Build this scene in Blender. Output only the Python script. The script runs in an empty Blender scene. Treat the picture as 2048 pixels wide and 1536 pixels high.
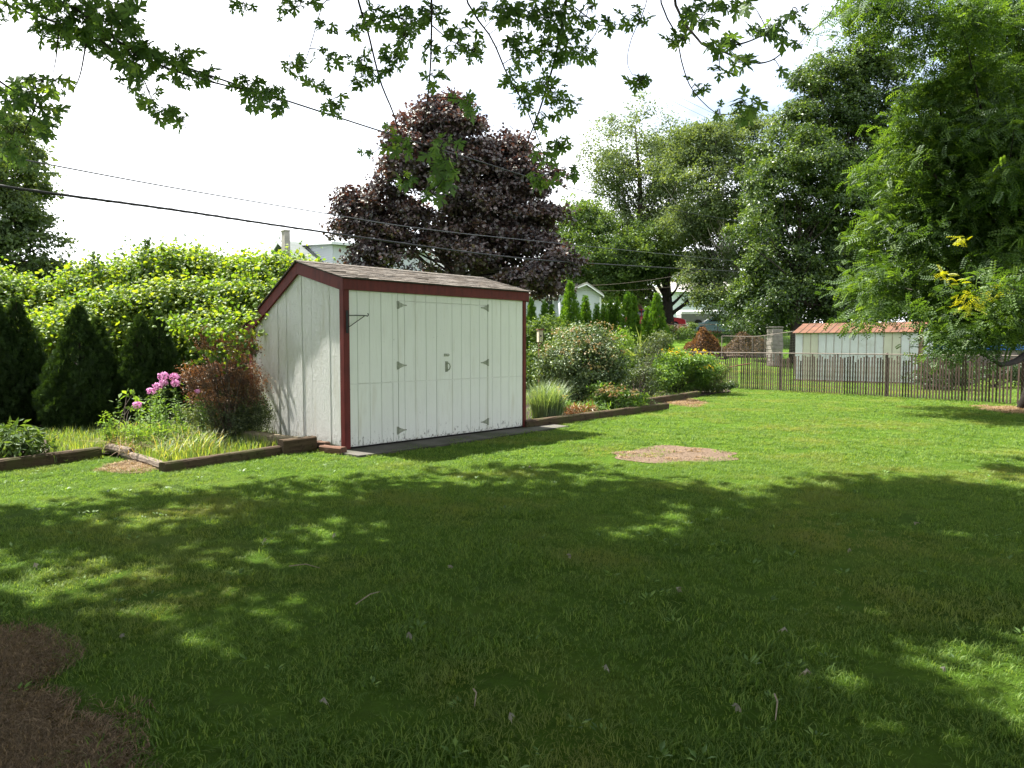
import bpy, math, random
import numpy as np
from mathutils import Vector, Matrix

# ---------------------------------------------------------------- camera, world, sun, exposure
SC = bpy.context.scene
COL = SC.collection
FPX, PITCH, EYE = 1484.4, 0.0545, 1.52            # focal length in photo pixels, camera pitch, eye height
cam_d = bpy.data.cameras.new("camera"); cam = bpy.data.objects.new("camera", cam_d); COL.objects.link(cam)
cam.location = (0, 0, EYE); cam.rotation_euler = (math.pi/2 - PITCH, 0, 0)
cam_d.sensor_width = 36; cam_d.lens = FPX/2048*36; cam_d.clip_start = 0.05; cam_d.clip_end = 2000
SC.camera = cam

SUN_EL = math.radians(57)
SUN_H = (-0.8045, 0.594)                          # horizontal direction towards the sun
w = bpy.data.worlds.new("World"); SC.world = w; w.use_nodes = True
nt = w.node_tree; nt.nodes.clear()
def N(nt, t, **kw):
    n = nt.nodes.new(t)
    for k, v in kw.items():
        if k in ('inp',):
            for a, b in v.items(): n.inputs[a].default_value = b
        else: setattr(n, k, v)
    return n
sky = N(nt, 'ShaderNodeTexSky', sky_type='NISHITA', sun_disc=False, sun_elevation=SUN_EL,
        sun_rotation=math.atan2(SUN_H[0], SUN_H[1]), air_density=1.0, dust_density=2.5, ozone_density=1.0)
tc = N(nt, 'ShaderNodeTexCoord'); mp = N(nt, 'ShaderNodeMapping'); mp.inputs['Scale'].default_value = (1, 1, 2.2)
mp.inputs['Location'].default_value = (0.35, 0.1, 0.2)
no = N(nt, 'ShaderNodeTexNoise', inp={'Scale': 1.6, 'Detail': 6, 'Roughness': 0.55})
cr = N(nt, 'ShaderNodeMapRange', inp={'From Min': 0.40, 'From Max': 0.60, 'To Min': 0.12, 'To Max': 0.98})
mx = N(nt, 'ShaderNodeMix', data_type='RGBA'); mx.inputs[7].default_value = (9.6, 9.8, 10.2, 1)
bg = N(nt, 'ShaderNodeBackground', inp={'Strength': 0.075}); wo = N(nt, 'ShaderNodeOutputWorld')
L = nt.links.new
L(tc.outputs['Generated'], mp.inputs['Vector']); L(mp.outputs[0], no.inputs['Vector']); L(no.outputs['Fac'], cr.inputs['Value'])
L(cr.outputs[0], mx.inputs[0]); L(sky.outputs[0], mx.inputs[6]); L(mx.outputs[2], bg.inputs['Color']); L(bg.outputs[0], wo.inputs[0])

sl = bpy.data.lights.new("sun", 'SUN'); sun = bpy.data.objects.new("sun", sl); COL.objects.link(sun)
sl.energy = 5.0; sl.angle = math.radians(0.55); sl.color = (1.0, 0.95, 0.86)
sdir = Vector((SUN_H[0]*math.cos(SUN_EL), SUN_H[1]*math.cos(SUN_EL), math.sin(SUN_EL)))
sun.rotation_euler = (-sdir).to_track_quat('-Z', 'Y').to_euler(); sun.location = sdir*60
SC.view_settings.view_transform = 'Standard'; SC.view_settings.look = 'None'
SC.view_settings.exposure = 1.84; SC.view_settings.gamma = 1; SC.view_settings.use_curve_mapping = False
SC.cycles.max_bounces = 8; SC.cycles.diffuse_bounces = 4; SC.cycles.transmission_bounces = 4; SC.cycles.glossy_bounces = 2
SC.cycles.transparent_max_bounces = 4
SC.cycles.use_denoising = True

# ---------------------------------------------------------------- measuring helpers
_c, _s = math.cos(PITCH), math.sin(PITCH)
def ray(px, py):
    a = (px-1024)/FPX; b = (768-py)/FPX
    return np.array([a, _c + b*_s, b*_c - _s])
def D(px, py, Y):                                 # the point of that sight line at distance Y in front of the lens
    r = ray(px, py); return r*(Y/r[1]) + np.array([0, 0, EYE])
def terrain(X, Y):
    X = np.asarray(X, float); Y = np.asarray(Y, float)
    t = np.clip((Y-29)/36, 0, 1)
    base = 3.0*(t*t*(3-2*t))*0.55 + 1.35*t
    return base
def G(px, py, z=0.0):
    r = ray(px, py); t = (z-EYE)/r[2]; return r*t + np.array([0, 0, EYE])
def GT(px, py):                                   # where the sight line meets the rising ground
    r = ray(px, py); Y = 2.0
    while Y < 400:
        p = D(px, py, Y)
        if p[2] <= terrain(p[0], Y): return p
        Y += 0.1
    return D(px, py, 400)

# ---------------------------------------------------------------- object helpers
def tag(o, label=None, cat=None, group=None, kind=None):
    if label: o['label'] = label
    if cat: o['category'] = cat
    if group: o['group'] = group
    if kind: o['kind'] = kind
    return o
def thing(name, loc, label, cat, group=None, rz=0):
    o = bpy.data.objects.new(name, None); o.location = loc; o.rotation_euler = (0, 0, rz)
    o.empty_display_size = 0.2
    COL.objects.link(o); return tag(o, label, cat, group)
def mesh_np(name, V, F, mats, attr=None, smooth=False, fmat=None):
    V = np.asarray(V, np.float32); me = bpy.data.meshes.new(name)
    if isinstance(F, np.ndarray):
        m, k = F.shape; loops = F.reshape(-1).astype(np.int32); starts = (np.arange(m)*k).astype(np.int32)
    else:
        m = len(F); loops = np.array([i for f in F for i in f], np.int32)
        starts = np.cumsum([0]+[len(f) for f in F[:-1]]).astype(np.int32)
    me.vertices.add(len(V)); me.vertices.foreach_set('co', V.reshape(-1))
    me.loops.add(len(loops)); me.loops.foreach_set('vertex_index', loops)
    me.polygons.add(m); me.polygons.foreach_set('loop_start', starts)
    me.polygons.foreach_set('use_smooth', np.full(m, smooth, bool))
    for mt in (mats if isinstance(mats, (list, tuple)) else [mats]): me.materials.append(mt)
    if fmat is not None: me.polygons.foreach_set('material_index', np.asarray(fmat, np.int32))
    me.update(calc_edges=True); me.validate()
    if attr is not None:
        a = me.attributes.new('tint', 'FLOAT', 'FACE'); a.data.foreach_set('value', np.asarray(attr, np.float32))
    return me
def link(name, me, parent=None, loc=(0, 0, 0)):
    o = bpy.data.objects.new(name, me); COL.objects.link(o); o.parent = parent; o.location = loc; return o
class MB:
    """collects polygons, then makes ONE mesh object of them"""
    def __init__(s): s.V = []; s.F = []; s.n = 0; s.M = []
    def add(s, V, F, mi=0):
        V = np.asarray(V, float); s.V.append(V); s.F += [tuple(i+s.n for i in f) for f in F]; s.n += len(V); s.M += [mi]*len(F); return s
    def box(s, x0, x1, y0, y1, z0, z1, mi=0, M=None, ch=0.0):
        if ch:
            P = []
            for z, e in ((z0, 1), (z0+ch, 0), (z1-ch, 0), (z1, 1)):
                c = ch*e
                P += [(x0+c, y0+c, z), (x1-c, y0+c, z), (x1-c, y1-c, z), (x0+c, y1-c, z)]
            F = [(3, 2, 1, 0), (12, 13, 14, 15)]
            for l in range(3):
                for k in range(4): a = l*4+k; b = l*4+(k+1) % 4; F.append((a, b, b+4, a+4))
        else:
            P = [(x0, y0, z0), (x1, y0, z0), (x1, y1, z0), (x0, y1, z0), (x0, y0, z1), (x1, y0, z1), (x1, y1, z1), (x0, y1, z1)]
            F = [(3, 2, 1, 0), (4, 5, 6, 7), (0, 1, 5, 4), (1, 2, 6, 5), (2, 3, 7, 6), (3, 0, 4, 7)]
        P = np.array(P, float)
        if M is not None: P = P @ np.array(M.to_3x3()).T + np.array(M.translation)
        return s.add(P, F, mi)
    def prism(s, poly, lo, hi, axis='y', mi=0):
        """polygon extruded along an axis; poly given in the two other axes"""
        n = len(poly); P = []
        for t in (lo, hi):
            for a, b in poly:
                P.append({'y': (a, t, b), 'x': (t, a, b), 'z': (a, b, t)}[axis])
        F = [tuple(range(n))[::-1], tuple(range(n, 2*n))] + [(i, (i+1) % n, n+(i+1) % n, n+i) for i in range(n)]
        return s.add(P, F, mi)
    def tube(s, pts, rad, n=6, mi=0, cap=True):
        P = np.array(pts, float); m = len(P); rad = np.broadcast_to(np.asarray(rad, float), (m,))
        T = np.gradient(P, axis=0); T /= np.linalg.norm(T, axis=1)[:, None]+1e-9
        ref = np.array([0.31, 0.2, 0.93]) if abs(T[0][2]) < 0.8 else np.array([0.9, 0.3, 0.1])
        V = []
        for i in range(m):
            a = np.cross(T[i], ref); a /= np.linalg.norm(a)+1e-9; b = np.cross(T[i], a)
            for k in range(n):
                t = 2*math.pi*k/n; V.append(P[i]+rad[i]*(math.cos(t)*a+math.sin(t)*b))
        F = [(i*n+k, i*n+(k+1) % n, (i+1)*n+(k+1) % n, (i+1)*n+k) for i in range(m-1) for k in range(n)]
        if cap: F += [tuple(range(n))[::-1], tuple(range((m-1)*n, m*n))]
        return s.add(V, F, mi)
    def build(s, name, mats, parent=None, origin=(0, 0, 0), smooth=False, loc=None):
        V = np.concatenate(s.V) - np.array(origin, float)
        me = mesh_np(name, V, s.F, mats, smooth=smooth, fmat=s.M)
        return link(name, me, parent, tuple(origin) if parent is None and loc is None else (loc or (0, 0, 0)))

def curve_pts(P, n):
    """smooth Catmull-Rom resample"""
    P = np.array(P, float); Q = np.vstack([2*P[0]-P[1], P, 2*P[-1]-P[-2]]); out = []
    segs = len(P)-1
    for i in range(n+1):
        t = i/n*segs; k = min(int(t), segs-1); u = t-k; a, b, c, d = Q[k], Q[k+1], Q[k+2], Q[k+3]
        out.append(0.5*((2*b)+(-a+c)*u+(2*a-5*b+4*c-d)*u*u+(-a+3*b-3*c+d)*u**3))
    return np.array(out)

# ---------------------------------------------------------------- materials
def newmat(name):
    m = bpy.data.materials.new(name); m.use_nodes = True; m.node_tree.nodes.clear()
    return m, m.node_tree
def ramp(nt, fac, stops, interp='LINEAR'):
    r = nt.nodes.new('ShaderNodeValToRGB'); r.color_ramp.interpolation = interp
    while len(r.color_ramp.elements) < len(stops): r.color_ramp.elements.new(0.5)
    for e, (p, c) in zip(r.color_ramp.elements, stops): e.position = p; e.color = (*c, 1)
    nt.links.new(fac, r.inputs[0]); return r.outputs[0]
def coords(nt, scale=(1, 1, 1), kind='Object'):
    t = nt.nodes.new('ShaderNodeTexCoord'); m = nt.nodes.new('ShaderNodeMapping'); m.inputs['Scale'].default_value = scale
    nt.links.new(t.outputs[kind], m.inputs[0]); return m.outputs[0]
def wpos(nt, scale=(1, 1, 1)):
    t = nt.nodes.new('ShaderNodeNewGeometry'); m = nt.nodes.new('ShaderNodeMapping'); m.inputs['Scale'].default_value = scale
    nt.links.new(t.outputs['Position'], m.inputs[0]); return m.outputs[0]
def noise(nt, vec, scale, detail=4, rough=0.55):
    n = nt.nodes.new('ShaderNodeTexNoise'); n.inputs['Scale'].default_value = scale; n.inputs['Detail'].default_value = detail
    n.inputs['Roughness'].default_value = rough; nt.links.new(vec, n.inputs['Vector']); return n.outputs['Fac']
def mixc(nt, fac, a, b, blend='MIX'):
    m = nt.nodes.new('ShaderNodeMix'); m.data_type = 'RGBA'; m.blend_type = blend
    for sock, v in ((m.inputs[0], fac), (m.inputs[6], a), (m.inputs[7], b)):
        if isinstance(v, (int, float)): sock.default_value = v
        elif isinstance(v, tuple): sock.default_value = (*v, 1)
        else: nt.links.new(v, sock)
    return m.outputs[2]
def mrange(nt, v, a, b, c=0.0, d=1.0):
    m = nt.nodes.new('ShaderNodeMapRange'); nt.links.new(v, m.inputs[0])
    for i, x in enumerate((a, b, c, d)): m.inputs[i+1].default_value = x
    return m.outputs[0]
def math_(nt, op, a, b=0.0):
    m = nt.nodes.new('ShaderNodeMath'); m.operation = op
    for sock, v in ((m.inputs[0], a), (m.inputs[1], b)):
        if isinstance(v, (int, float)): sock.default_value = v
        else: nt.links.new(v, sock)
    return m.outputs[0]
def bump(nt, h, strength=0.3, dist=0.01):
    b = nt.nodes.new('ShaderNodeBump'); b.inputs['Strength'].default_value = strength; b.inputs['Distance'].default_value = dist
    nt.links.new(h, b.inputs['Height']); return b.outputs[0]
def finish(nt, col, rough=0.8, normal=None, metal=0.0, spec=0.3):
    p = nt.nodes.new('ShaderNodeBsdfPrincipled'); o = nt.nodes.new('ShaderNodeOutputMaterial')
    if isinstance(col, tuple): p.inputs['Base Color'].default_value = (*col, 1)
    else: nt.links.new(col, p.inputs['Base Color'])
    if isinstance(rough, (int, float)): p.inputs['Roughness'].default_value = rough
    else: nt.links.new(rough, p.inputs['Roughness'])
    p.inputs['Metallic'].default_value = metal; p.inputs['Specular IOR Level'].default_value = spec
    if normal is not None: nt.links.new(normal, p.inputs['Normal'])
    nt.links.new(p.outputs[0], o.inputs[0])
def simple(name, c, rough=0.7, var=0.25, scale=6.0, bmp=0.15, metal=0.0, spec=0.3, dirt=None):
    m, t = newmat(name); v = coords(t); n = noise(t, v, scale)
    a = tuple(x*(1-var) for x in c); b = tuple(min(1, x*(1+var)) for x in c)
    col = ramp(t, n, [(0.3, a), (0.7, b)])
    if dirt is not None:
        d = noise(t, v, scale*0.6, 6, 0.7); col = mixc(t, mrange(t, d, 0.52, 0.66), col, dirt)
    finish(t, col, rough, bump(t, noise(t, v, scale*8), bmp, 0.01), metal, spec); return m
def leafmat(name, cols, trans=0.42, gloss=0.06, posvar=None, back=None, grough=0.55):
    """cols: colours along the per-leaf 'tint' value; light also passes through the leaf"""
    m, t = newmat(name); a = t.nodes.new('ShaderNodeAttribute'); gloss *= .6; a.attribute_name = 'tint'
    k = len(cols); col = ramp(t, a.outputs['Fac'], [(i/(k-1), c) for i, c in enumerate(cols)])
    if posvar is not None:
        sc, c2, lo, hi = posvar; col = mixc(t, mrange(t, noise(t, wpos(t), sc, 3), lo, hi), col, c2)
    d = t.nodes.new('ShaderNodeBsdfDiffuse'); tr = t.nodes.new('ShaderNodeBsdfTranslucent'); g = t.nodes.new('ShaderNodeBsdfGlossy')
    g.inputs['Roughness'].default_value = grough; g.inputs['Color'].default_value = (0.9, 0.95, 0.9, 1)
    t.links.new(col, d.inputs[0])
    tc = mixc(t, 1.0, col, (1.9, 1.75, 0.55) if back is None else back, 'MULTIPLY'); t.links.new(tc, tr.inputs[0])
    m1 = t.nodes.new('ShaderNodeMixShader'); m1.inputs[0].default_value = trans; t.links.new(d.outputs[0], m1.inputs[1]); t.links.new(tr.outputs[0], m1.inputs[2])
    m2 = t.nodes.new('ShaderNodeMixShader'); m2.inputs[0].default_value = gloss; t.links.new(m1.outputs[0], m2.inputs[1]); t.links.new(g.outputs[0], m2.inputs[2])
    o = t.nodes.new('ShaderNodeOutputMaterial'); t.links.new(m2.outputs[0], o.inputs[0]); return m

# ---------------------------------------------------------------- foliage helpers
def T_leaf(wd=0.5, fold=0.12):                    # small pointed leaf, two triangles folded on the midrib
    V = np.array([[0, 0, 0], [-wd/2, 0.45, fold], [0, 1, -0.05], [wd/2, 0.45, fold]]); return V, np.array([[0, 2, 1], [0, 3, 2]])
def T_blade(wd=0.08, bend=0.25):
    V = np.array([[-wd/2, 0, 0], [wd/2, 0, 0], [-wd*.4, .55, bend*.3], [wd*.4, .55, bend*.3], [0, 1, bend]]); return V, np.array([[0, 1, 3], [0, 3, 2], [2, 3, 4]])
def T_heart():                                    # grape-like leaf
    R = [(0, .12), (.2, -.02), (.48, .12), (.44, .36), (.5, .55), (.27, .72), (0, 1.0)]
    P = R + [(-x, y) for x, y in R[::-1][1:-1]]
    V = [(0, .42, .1)] + [(x, y, -.16*(x*x+(y-.42)**2)*3) for x, y in P]
    n = len(P); return np.array(V), np.array([[0, 1+i, 1+(i+1) % n] for i in range(n)])
def T_maple():
    R = [(0, 0), (.05, .03), (.27, -.10), (.23, .05), (.35, .05), (.17, .15), (.12, .21), (.40, .33), (.53, .58), (.37, .49), (.33, .63), (.19, .43),
         (.08, .34), (.13, .60), (.26, .74), (.13, .78), (.06, .92), (0, 1.06)]
    P = R + [(-x, y) for x, y in R[::-1][1:-1]]
    V = [(0, .26, .05)] + [(x, y, -.22*(x*x+(y-.3)**2)) for x, y in P]
    n = len(P); return np.array(V), np.array([[0, 1+i, 1+(i+1) % n] for i in range(n)])
def T_compound(pairs=7, lw=0.09, ll=0.2):         # feathery compound leaf: two rows of leaflets
    V = []; F = []
    for i in range(pairs):
        y = .12+.8*i/(pairs-1); l = ll*(1-.35*abs(i/(pairs-1)-.35))
        for sx in (-1, 1):
            b = len(V); z = -.25*(y-.5)**2
            V += [(0, y, z), (sx*l*.5, y+lw*.75, z+.03), (sx*l, y+.07, z-.02), (sx*l*.5, y-lw*.25, z)]
            F += [(b, b+1, b+2), (b, b+2, b+3)]
    return np.array(V), np.array(F)
def T_spray():                                    # flat evergreen spray: a few short fans
    V = []; F = []
    for (x, y, a, l) in ((0, 0, 0, 1.), (0, .2, .75, .6), (0, .2, -.75, .6), (0, .5, .6, .42), (0, .5, -.6, .42)):
        b = len(V); dx, dy = math.sin(a), math.cos(a); px, py = dy*.07, -dx*.07
        V += [(x, y, 0), (x+dx*l*.6+px, y+dy*l*.6+py, .03), (x+dx*l, y+dy*l, -.03), (x+dx*l*.6-px, y+dy*l*.6-py, .03)]
        F += [(b, b+1, b+2), (b, b+2, b+3)]
    return np.array(V), np.array(F)
def unit(a): return a/(np.linalg.norm(a, axis=-1, keepdims=True)+1e-9)
def scatter(rng, C, Nrm, Up, S, T, tint):
    """leaf template T at centres C, facing Nrm, its long axis along Up"""
    TV, TF = T; n = len(C); z = unit(Nrm); y = unit(Up - (Up*z).sum(1, keepdims=True)*z); x = np.cross(y, z)
    V = C[:, None, :] + S[:, None, None]*(TV[None, :, 0:1]*x[:, None]+TV[None, :, 1:2]*y[:, None]+TV[None, :, 2:3]*z[:, None])
    F = TF[None]+(np.arange(n)*len(TV))[:, None, None]
    return V.reshape(-1, 3), F.reshape(-1, TF.shape[1]), np.repeat(tint, len(TF))
def clumps(rng, lobes, n, inner=0.35):
    """points spread through the ellipsoids, denser towards their skin"""
    L_ = np.array(lobes, float); wgt = (L_[:, 3]*L_[:, 5]+L_[:, 4]*L_[:, 5]+L_[:, 3]*L_[:, 4]); wgt /= wgt.sum()
    k = rng.choice(len(L_), n, p=wgt); d = unit(rng.normal(size=(n, 3))); r = (inner+(1-inner)*rng.random(n)**0.6)*(1+.22*np.abs(rng.normal(size=n))*(rng.random(n) < .22))
    return L_[k, :3]+d*L_[k, 3:6]*r[:, None], d
def v3(P, s, seed):
    a = vnoise(P[:, 0]+P[:, 2]*.63, P[:, 1]-P[:, 2]*.41, s, seed); b = vnoise(P[:, 2]+P[:, 0]*.29, P[:, 1]*.7+P[:, 0]*.5, s*.8, seed+3); return a*.5+b*.5
def foliage(rng, lobes, nclump, per, cr, size, T, up=(0, 0, 1), void=0.0, vs=3.2, bough=None, flat=0.6, droop=0.0, inner=0.35, tintb=0.5, tvar=0.35, zmin=None, rand=0.8, outb=0.6):
    if bough:
        nb, rb, sq = bough; B, bd = clumps(rng, lobes, nb, .45); kb = rng.integers(nb, size=int(nclump*(1+1.6*void))); u_ = rng.normal(size=(len(kb), 3)); u_[:, 2] = np.abs(u_[:, 2])*1.0-.25; u_ = unit(u_)
        rr_ = rb*(.65+.7*rng.random(nb))[kb]*(.75+.3*rng.random(len(kb))); C = B[kb]+u_*rr_[:, None]*np.array([1, 1, sq])-np.array([0, 0, 1])*(rr_*.25*(u_[:, 0]**2+u_[:, 1]**2))[:, None]; d = unit(bd[kb]*.6+u_)
    else: C, d = clumps(rng, lobes, int(nclump*(1+1.6*void)), inner)
    if void: m = v3(C, cr*vs, int(rng.integers(50))) > void; C, d = C[m], d[m]
    nclump = len(C); k = np.repeat(np.arange(nclump), per)
    off = rng.normal(size=(nclump*per, 3))*cr*np.array([1, 1, flat])*(0.6+0.8*rng.random(nclump))[k][:, None]
    P = C[k]+off
    ct = rng.random(nclump)
    if zmin is not None: m = P[:, 2] > zmin; P = P[m]; k = k[m]
    n = len(P); nr = rng.normal(size=(n, 3))
    Nrm = np.array([0, 0, 0.7])+outb*d[k]+nr*rand
    Up = rng.normal(size=(n, 3))+d[k]*0.8+np.array([0, 0, -droop])
    S = size*(0.65+0.7*rng.random(n)); t = np.clip(tintb+tvar*(ct[k]-.5)*1.4+tvar*(rng.random(n)-.5), 0, 1)
    return scatter(rng, P, Nrm, Up, S, T, t), C
def Lp(px, py, rx, ry, Y, dY=0.0, deep=1.0):
    c = D(px, py, Y+dY); k = (Y+dY)/FPX; return (c[0], c[1], c[2], rx*k, 0.5*(rx+ry)*k*deep, ry*k)
def limbs(rng, mb, trunk, targets, r0, n=5, sides=5, start=(0.25, 0.85)):
    """limbs from the trunk line out to the leaf clumps"""
    P = curve_pts(trunk, 24)
    for t in targets:
        z0, z1 = P[0][2], P[-1][2]; f = np.clip((t[2]-z0)/(z1-z0)-0.22-0.12*rng.random(), start[0], start[1])
        a = P[int(f*24)]; mid = a*.5+t*.5+np.array([0, 0, -0.04*np.linalg.norm(t-a)])+rng.normal(size=3)*0.05*np.linalg.norm(t-a)
        q = curve_pts([a, mid, t], n); r = r0*(1.05-f)*(0.35+0.5*rng.random())
        mb.tube(q, np.linspace(r, r*0.18, n+1), sides, cap=False)
def tree(name, label, cat, base, trunk, tr, lobes, leaf, bark, seed, nclump=400, per=40, cr=0.5, size=0.14, T=None, nl=40, group=None, crown_name='crown', **kw):
    rng = np.random.default_rng(seed); base = np.array(base, float); o = thing(name, tuple(base), label, cat, group)
    mb = MB(); q = curve_pts(trunk, 12); rr = np.interp(np.linspace(0, 1, 13), [0, .06, .5, 1], [tr*1.35, tr, tr*.6, tr*.12]); mb.tube(q, rr, 9)
    (V, F, t), C = foliage(rng, lobes, nclump, per, cr, size, T or T_leaf(.62), **kw)
    limbs(rng, mb, trunk, C[rng.choice(len(C), nl, replace=False)], tr*0.55)
    mb.build('trunk', bark, o, origin=base, smooth=True)
    me = mesh_np(crown_name, V-base, F, leaf, attr=t); link(crown_name, me, o); return o
def inpoly(x, y, poly):
    P = np.array(poly, float); r = np.zeros(np.shape(x), bool); n = len(P)
    for i in range(n):
        x0, y0 = P[i][:2]; x1, y1 = P[(i+1) % n][:2]
        if y0 == y1: continue
        c = ((y0 > y) != (y1 > y)) & (x < (x1-x0)*(y-y0)/(y1-y0)+x0); r ^= c
    return r
def vnoise(x, y, s, seed=0):
    """smooth value noise, 0..1"""
    x = np.asarray(x)/s+seed*17.3; y = np.asarray(y)/s+seed*9.1; xi = np.floor(x); yi = np.floor(y); u = x-xi; v = y-yi
    u = u*u*(3-2*u); v = v*v*(3-2*v)
    def h(a, b): q = np.sin(a*127.1+b*311.7+seed*74.7)*43758.5453; return q-np.floor(q)
    return (h(xi, yi)*(1-u)+h(xi+1, yi)*u)*(1-v)+(h(xi, yi+1)*(1-u)+h(xi+1, yi+1)*u)*v
# ---------------------------------------------------------------- surfaces
def white_paint(name, base, peel=0.5, grain=0.35, green=0.0):
    m, t = newmat(name); v = coords(t); lo = coords(t, (9, 9, 1.0)); big = noise(t, v, 0.9, 3)
    col = ramp(t, big, [(0.35, tuple(c*0.95 for c in base)), (0.65, base)])
    col = mixc(t, math_(t, 'MULTIPLY', mrange(t, noise(t, lo, 2.2, 5), 0.5, 0.75), 0.35), col, tuple(c*0.80 for c in base))
    sx = t.nodes.new('ShaderNodeSeparateXYZ'); t.links.new(v, sx.inputs[0])
    # grime and bare wood creeping up from the foot of the boards
    foot = mrange(t, sx.outputs[2], 0.05, 0.34, 0.15, 0.0); n1 = noise(t, coords(t, (14, 14, 5)), 2.0, 6, 0.7)
    k = mrange(t, math_(t, 'ADD', n1, foot), 0.66, 0.74); col = mixc(t, math_(t, 'MULTIPLY', k, 0.85), col, (0.13, 0.12, 0.09))
    # faint tan streaks and stains
    st_ = mrange(t, noise(t, coords(t, (5, 5, .6)), 1.3, 4, .6), .56, .74, 0, .38); col = mixc(t, st_, col, (.50, .47, .34))
    # small flakes where paint has peeled
    n2 = noise(t, coords(t, (30, 30, 7)), 1.6, 5, 0.65); fl = mrange(t, n2, 0.735-0.06*peel, 0.76-0.06*peel)
    n3 = mrange(t, noise(t, v, 1.7, 2), 0.45, 0.6); fl = math_(t, 'MULTIPLY', fl, n3)
    col = mixc(t, math_(t, 'MULTIPLY', fl, peel), col, (0.22, 0.19, 0.15))
    if green:
        g = math_(t, 'MULTIPLY', mrange(t, sx.outputs[1], 1.9, 2.35), mrange(t, noise(t, coords(t, (3, 3, .7)), 1.5, 4), .38, .6))
        col = mixc(t, math_(t, 'MULTIPLY', g, green), col, (0.33, 0.38, 0.20))
    h = math_(t, 'ADD', math_(t, 'MULTIPLY', noise(t, coords(t, (40, 40, 2.2)), 2.0, 5), grain), math_(t, 'MULTIPLY', noise(t, coords(t, (16, 16, 6)), 2.0, 6, .7), peel*1.4))
    finish(t, col, 0.62, bump(t, h, 0.55 if peel < .5 else 1.0, 0.012 if peel < .5 else .03), 0, 0.3); return m
def red_paint(name):
    m, t = newmat(name); v = coords(t); n = noise(t, coords(t, (6, 6, 1.5)), 2.5, 5)
    col = ramp(t, n, [(0.3, (0.085, 0.014, 0.012)), (0.7, (0.150, 0.024, 0.019))])
    col = mixc(t, mrange(t, noise(t, coords(t, (12, 12, 4)), 3, 6, .7), .66, .72, 0, .6), col, (0.05, 0.03, 0.025))
    finish(t, col, 0.6, bump(t, noise(t, coords(t, (30, 30, 3)), 3), 0.3, 0.008), 0, 0.25); return m
def wood(name, a, b, moss=None, stretch=(1.5, 1.5, 14)):
    m, t = newmat(name); v = wpos(t); n = noise(t, coords(t, (2, 22, 22)), 2.0, 6, .65)
    col = ramp(t, n, [(0.3, a), (0.7, b)])
    if moss: col = mixc(t, mrange(t, noise(t, v, 2.2, 5), .48, .62, 0, .75), col, moss)
    col = mixc(t, mrange(t, noise(t, v, 9, 5, .7), .56, .66, 0, .7), col, tuple(x*.35 for x in a))
    finish(t, col, 0.9, bump(t, n, 0.8, 0.02), 0, 0.15); return m
M = {}
M['white'] = white_paint('white_painted_siding', (0.79, 0.805, 0.745), peel=0.25, grain=.2)
M['gable'] = white_paint('peeling_white_siding', (0.80, 0.81, 0.78), peel=0.95, grain=.6, green=.8)
M['red'] = red_paint('barn_red_trim')
M['galv'] = simple('dull_galvanised', (0.30, 0.32, 0.25), .5, .3, 20, .2, .6)
M['iron'] = simple('black_iron', (0.02, 0.02, 0.02), .5, .3, 20, .2, .2)
M['dark'] = simple('dark_gap', (0.012, 0.011, 0.01), .95)
M['timber'] = wood('weathered_landscape_timber', (0.040, 0.026, 0.016), (0.10, 0.072, 0.045), (0.06, 0.065, 0.022))
M['log'] = wood('silvery_weathered_log', (0.10, 0.075, 0.058), (0.24, 0.20, 0.16))
M['plank'] = wood('pale_plank_wood', (0.22, 0.18, 0.12), (0.34, 0.29, 0.20))  # much paler than the other timbers
M['redtimber'] = wood('reddish_timber_block', (0.10, 0.05, 0.035), (0.17, 0.10, 0.07))
m, t = newmat('concrete'); n = noise(t, coords(t), 2.5, 6, .6)
c = ramp(t, n, [(.3, (.06, .056, .047)), (.7, (.12, .112, .095))]); c = mixc(t, mrange(t, noise(t, coords(t), 1.3, 4), .44, .58, 0, .85), c, (.045, .05, .026))
finish(t, c, .9, bump(t, noise(t, coords(t), 40), .4, .01)); M['concrete'] = m
m, t = newmat('bare_soil'); n = noise(t, wpos(t), 3, 6, .65)
c = ramp(t, n, [(.3, (.09, .060, .038)), (.7, (.15, .102, .068))]); c = mixc(t, mrange(t, noise(t, wpos(t), 22, 3), .5, .62, 0, .55), c, (.20, .145, .10))
finish(t, c, .95, bump(t, noise(t, wpos(t), 30, 5, .7), .8, .03)); M['soil'] = m
m, t = newmat('dark_garden_soil'); n = noise(t, wpos(t), 5, 6, .65)
c = ramp(t, n, [(.3, (.018, .013, .009)), (.7, (.06, .042, .026))]); finish(t, c, .95, bump(t, noise(t, wpos(t), 25, 5, .7), .9, .04)); M['bed'] = m
m, t = newmat('lawn_ground'); n = noise(t, wpos(t), .9, 5, .6)
c = ramp(t, n, [(.3, (.050, .105, .010)), (.7, (.10, .19, .018))]); c = mixc(t, mrange(t, noise(t, wpos(t), 14, 5, .7), .42, .62, 0, .4), c, (.05, .08, .014))
c = mixc(t, mrange(t, noise(t, wpos(t), .45, 4, .6), .55, .7, 0, .5), c, (.17, .185, .045))
finish(t, c, .95, bump(t, noise(t, wpos(t), 45, 5, .75), 1.0, .05), 0, .05); M['ground'] = m

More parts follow.
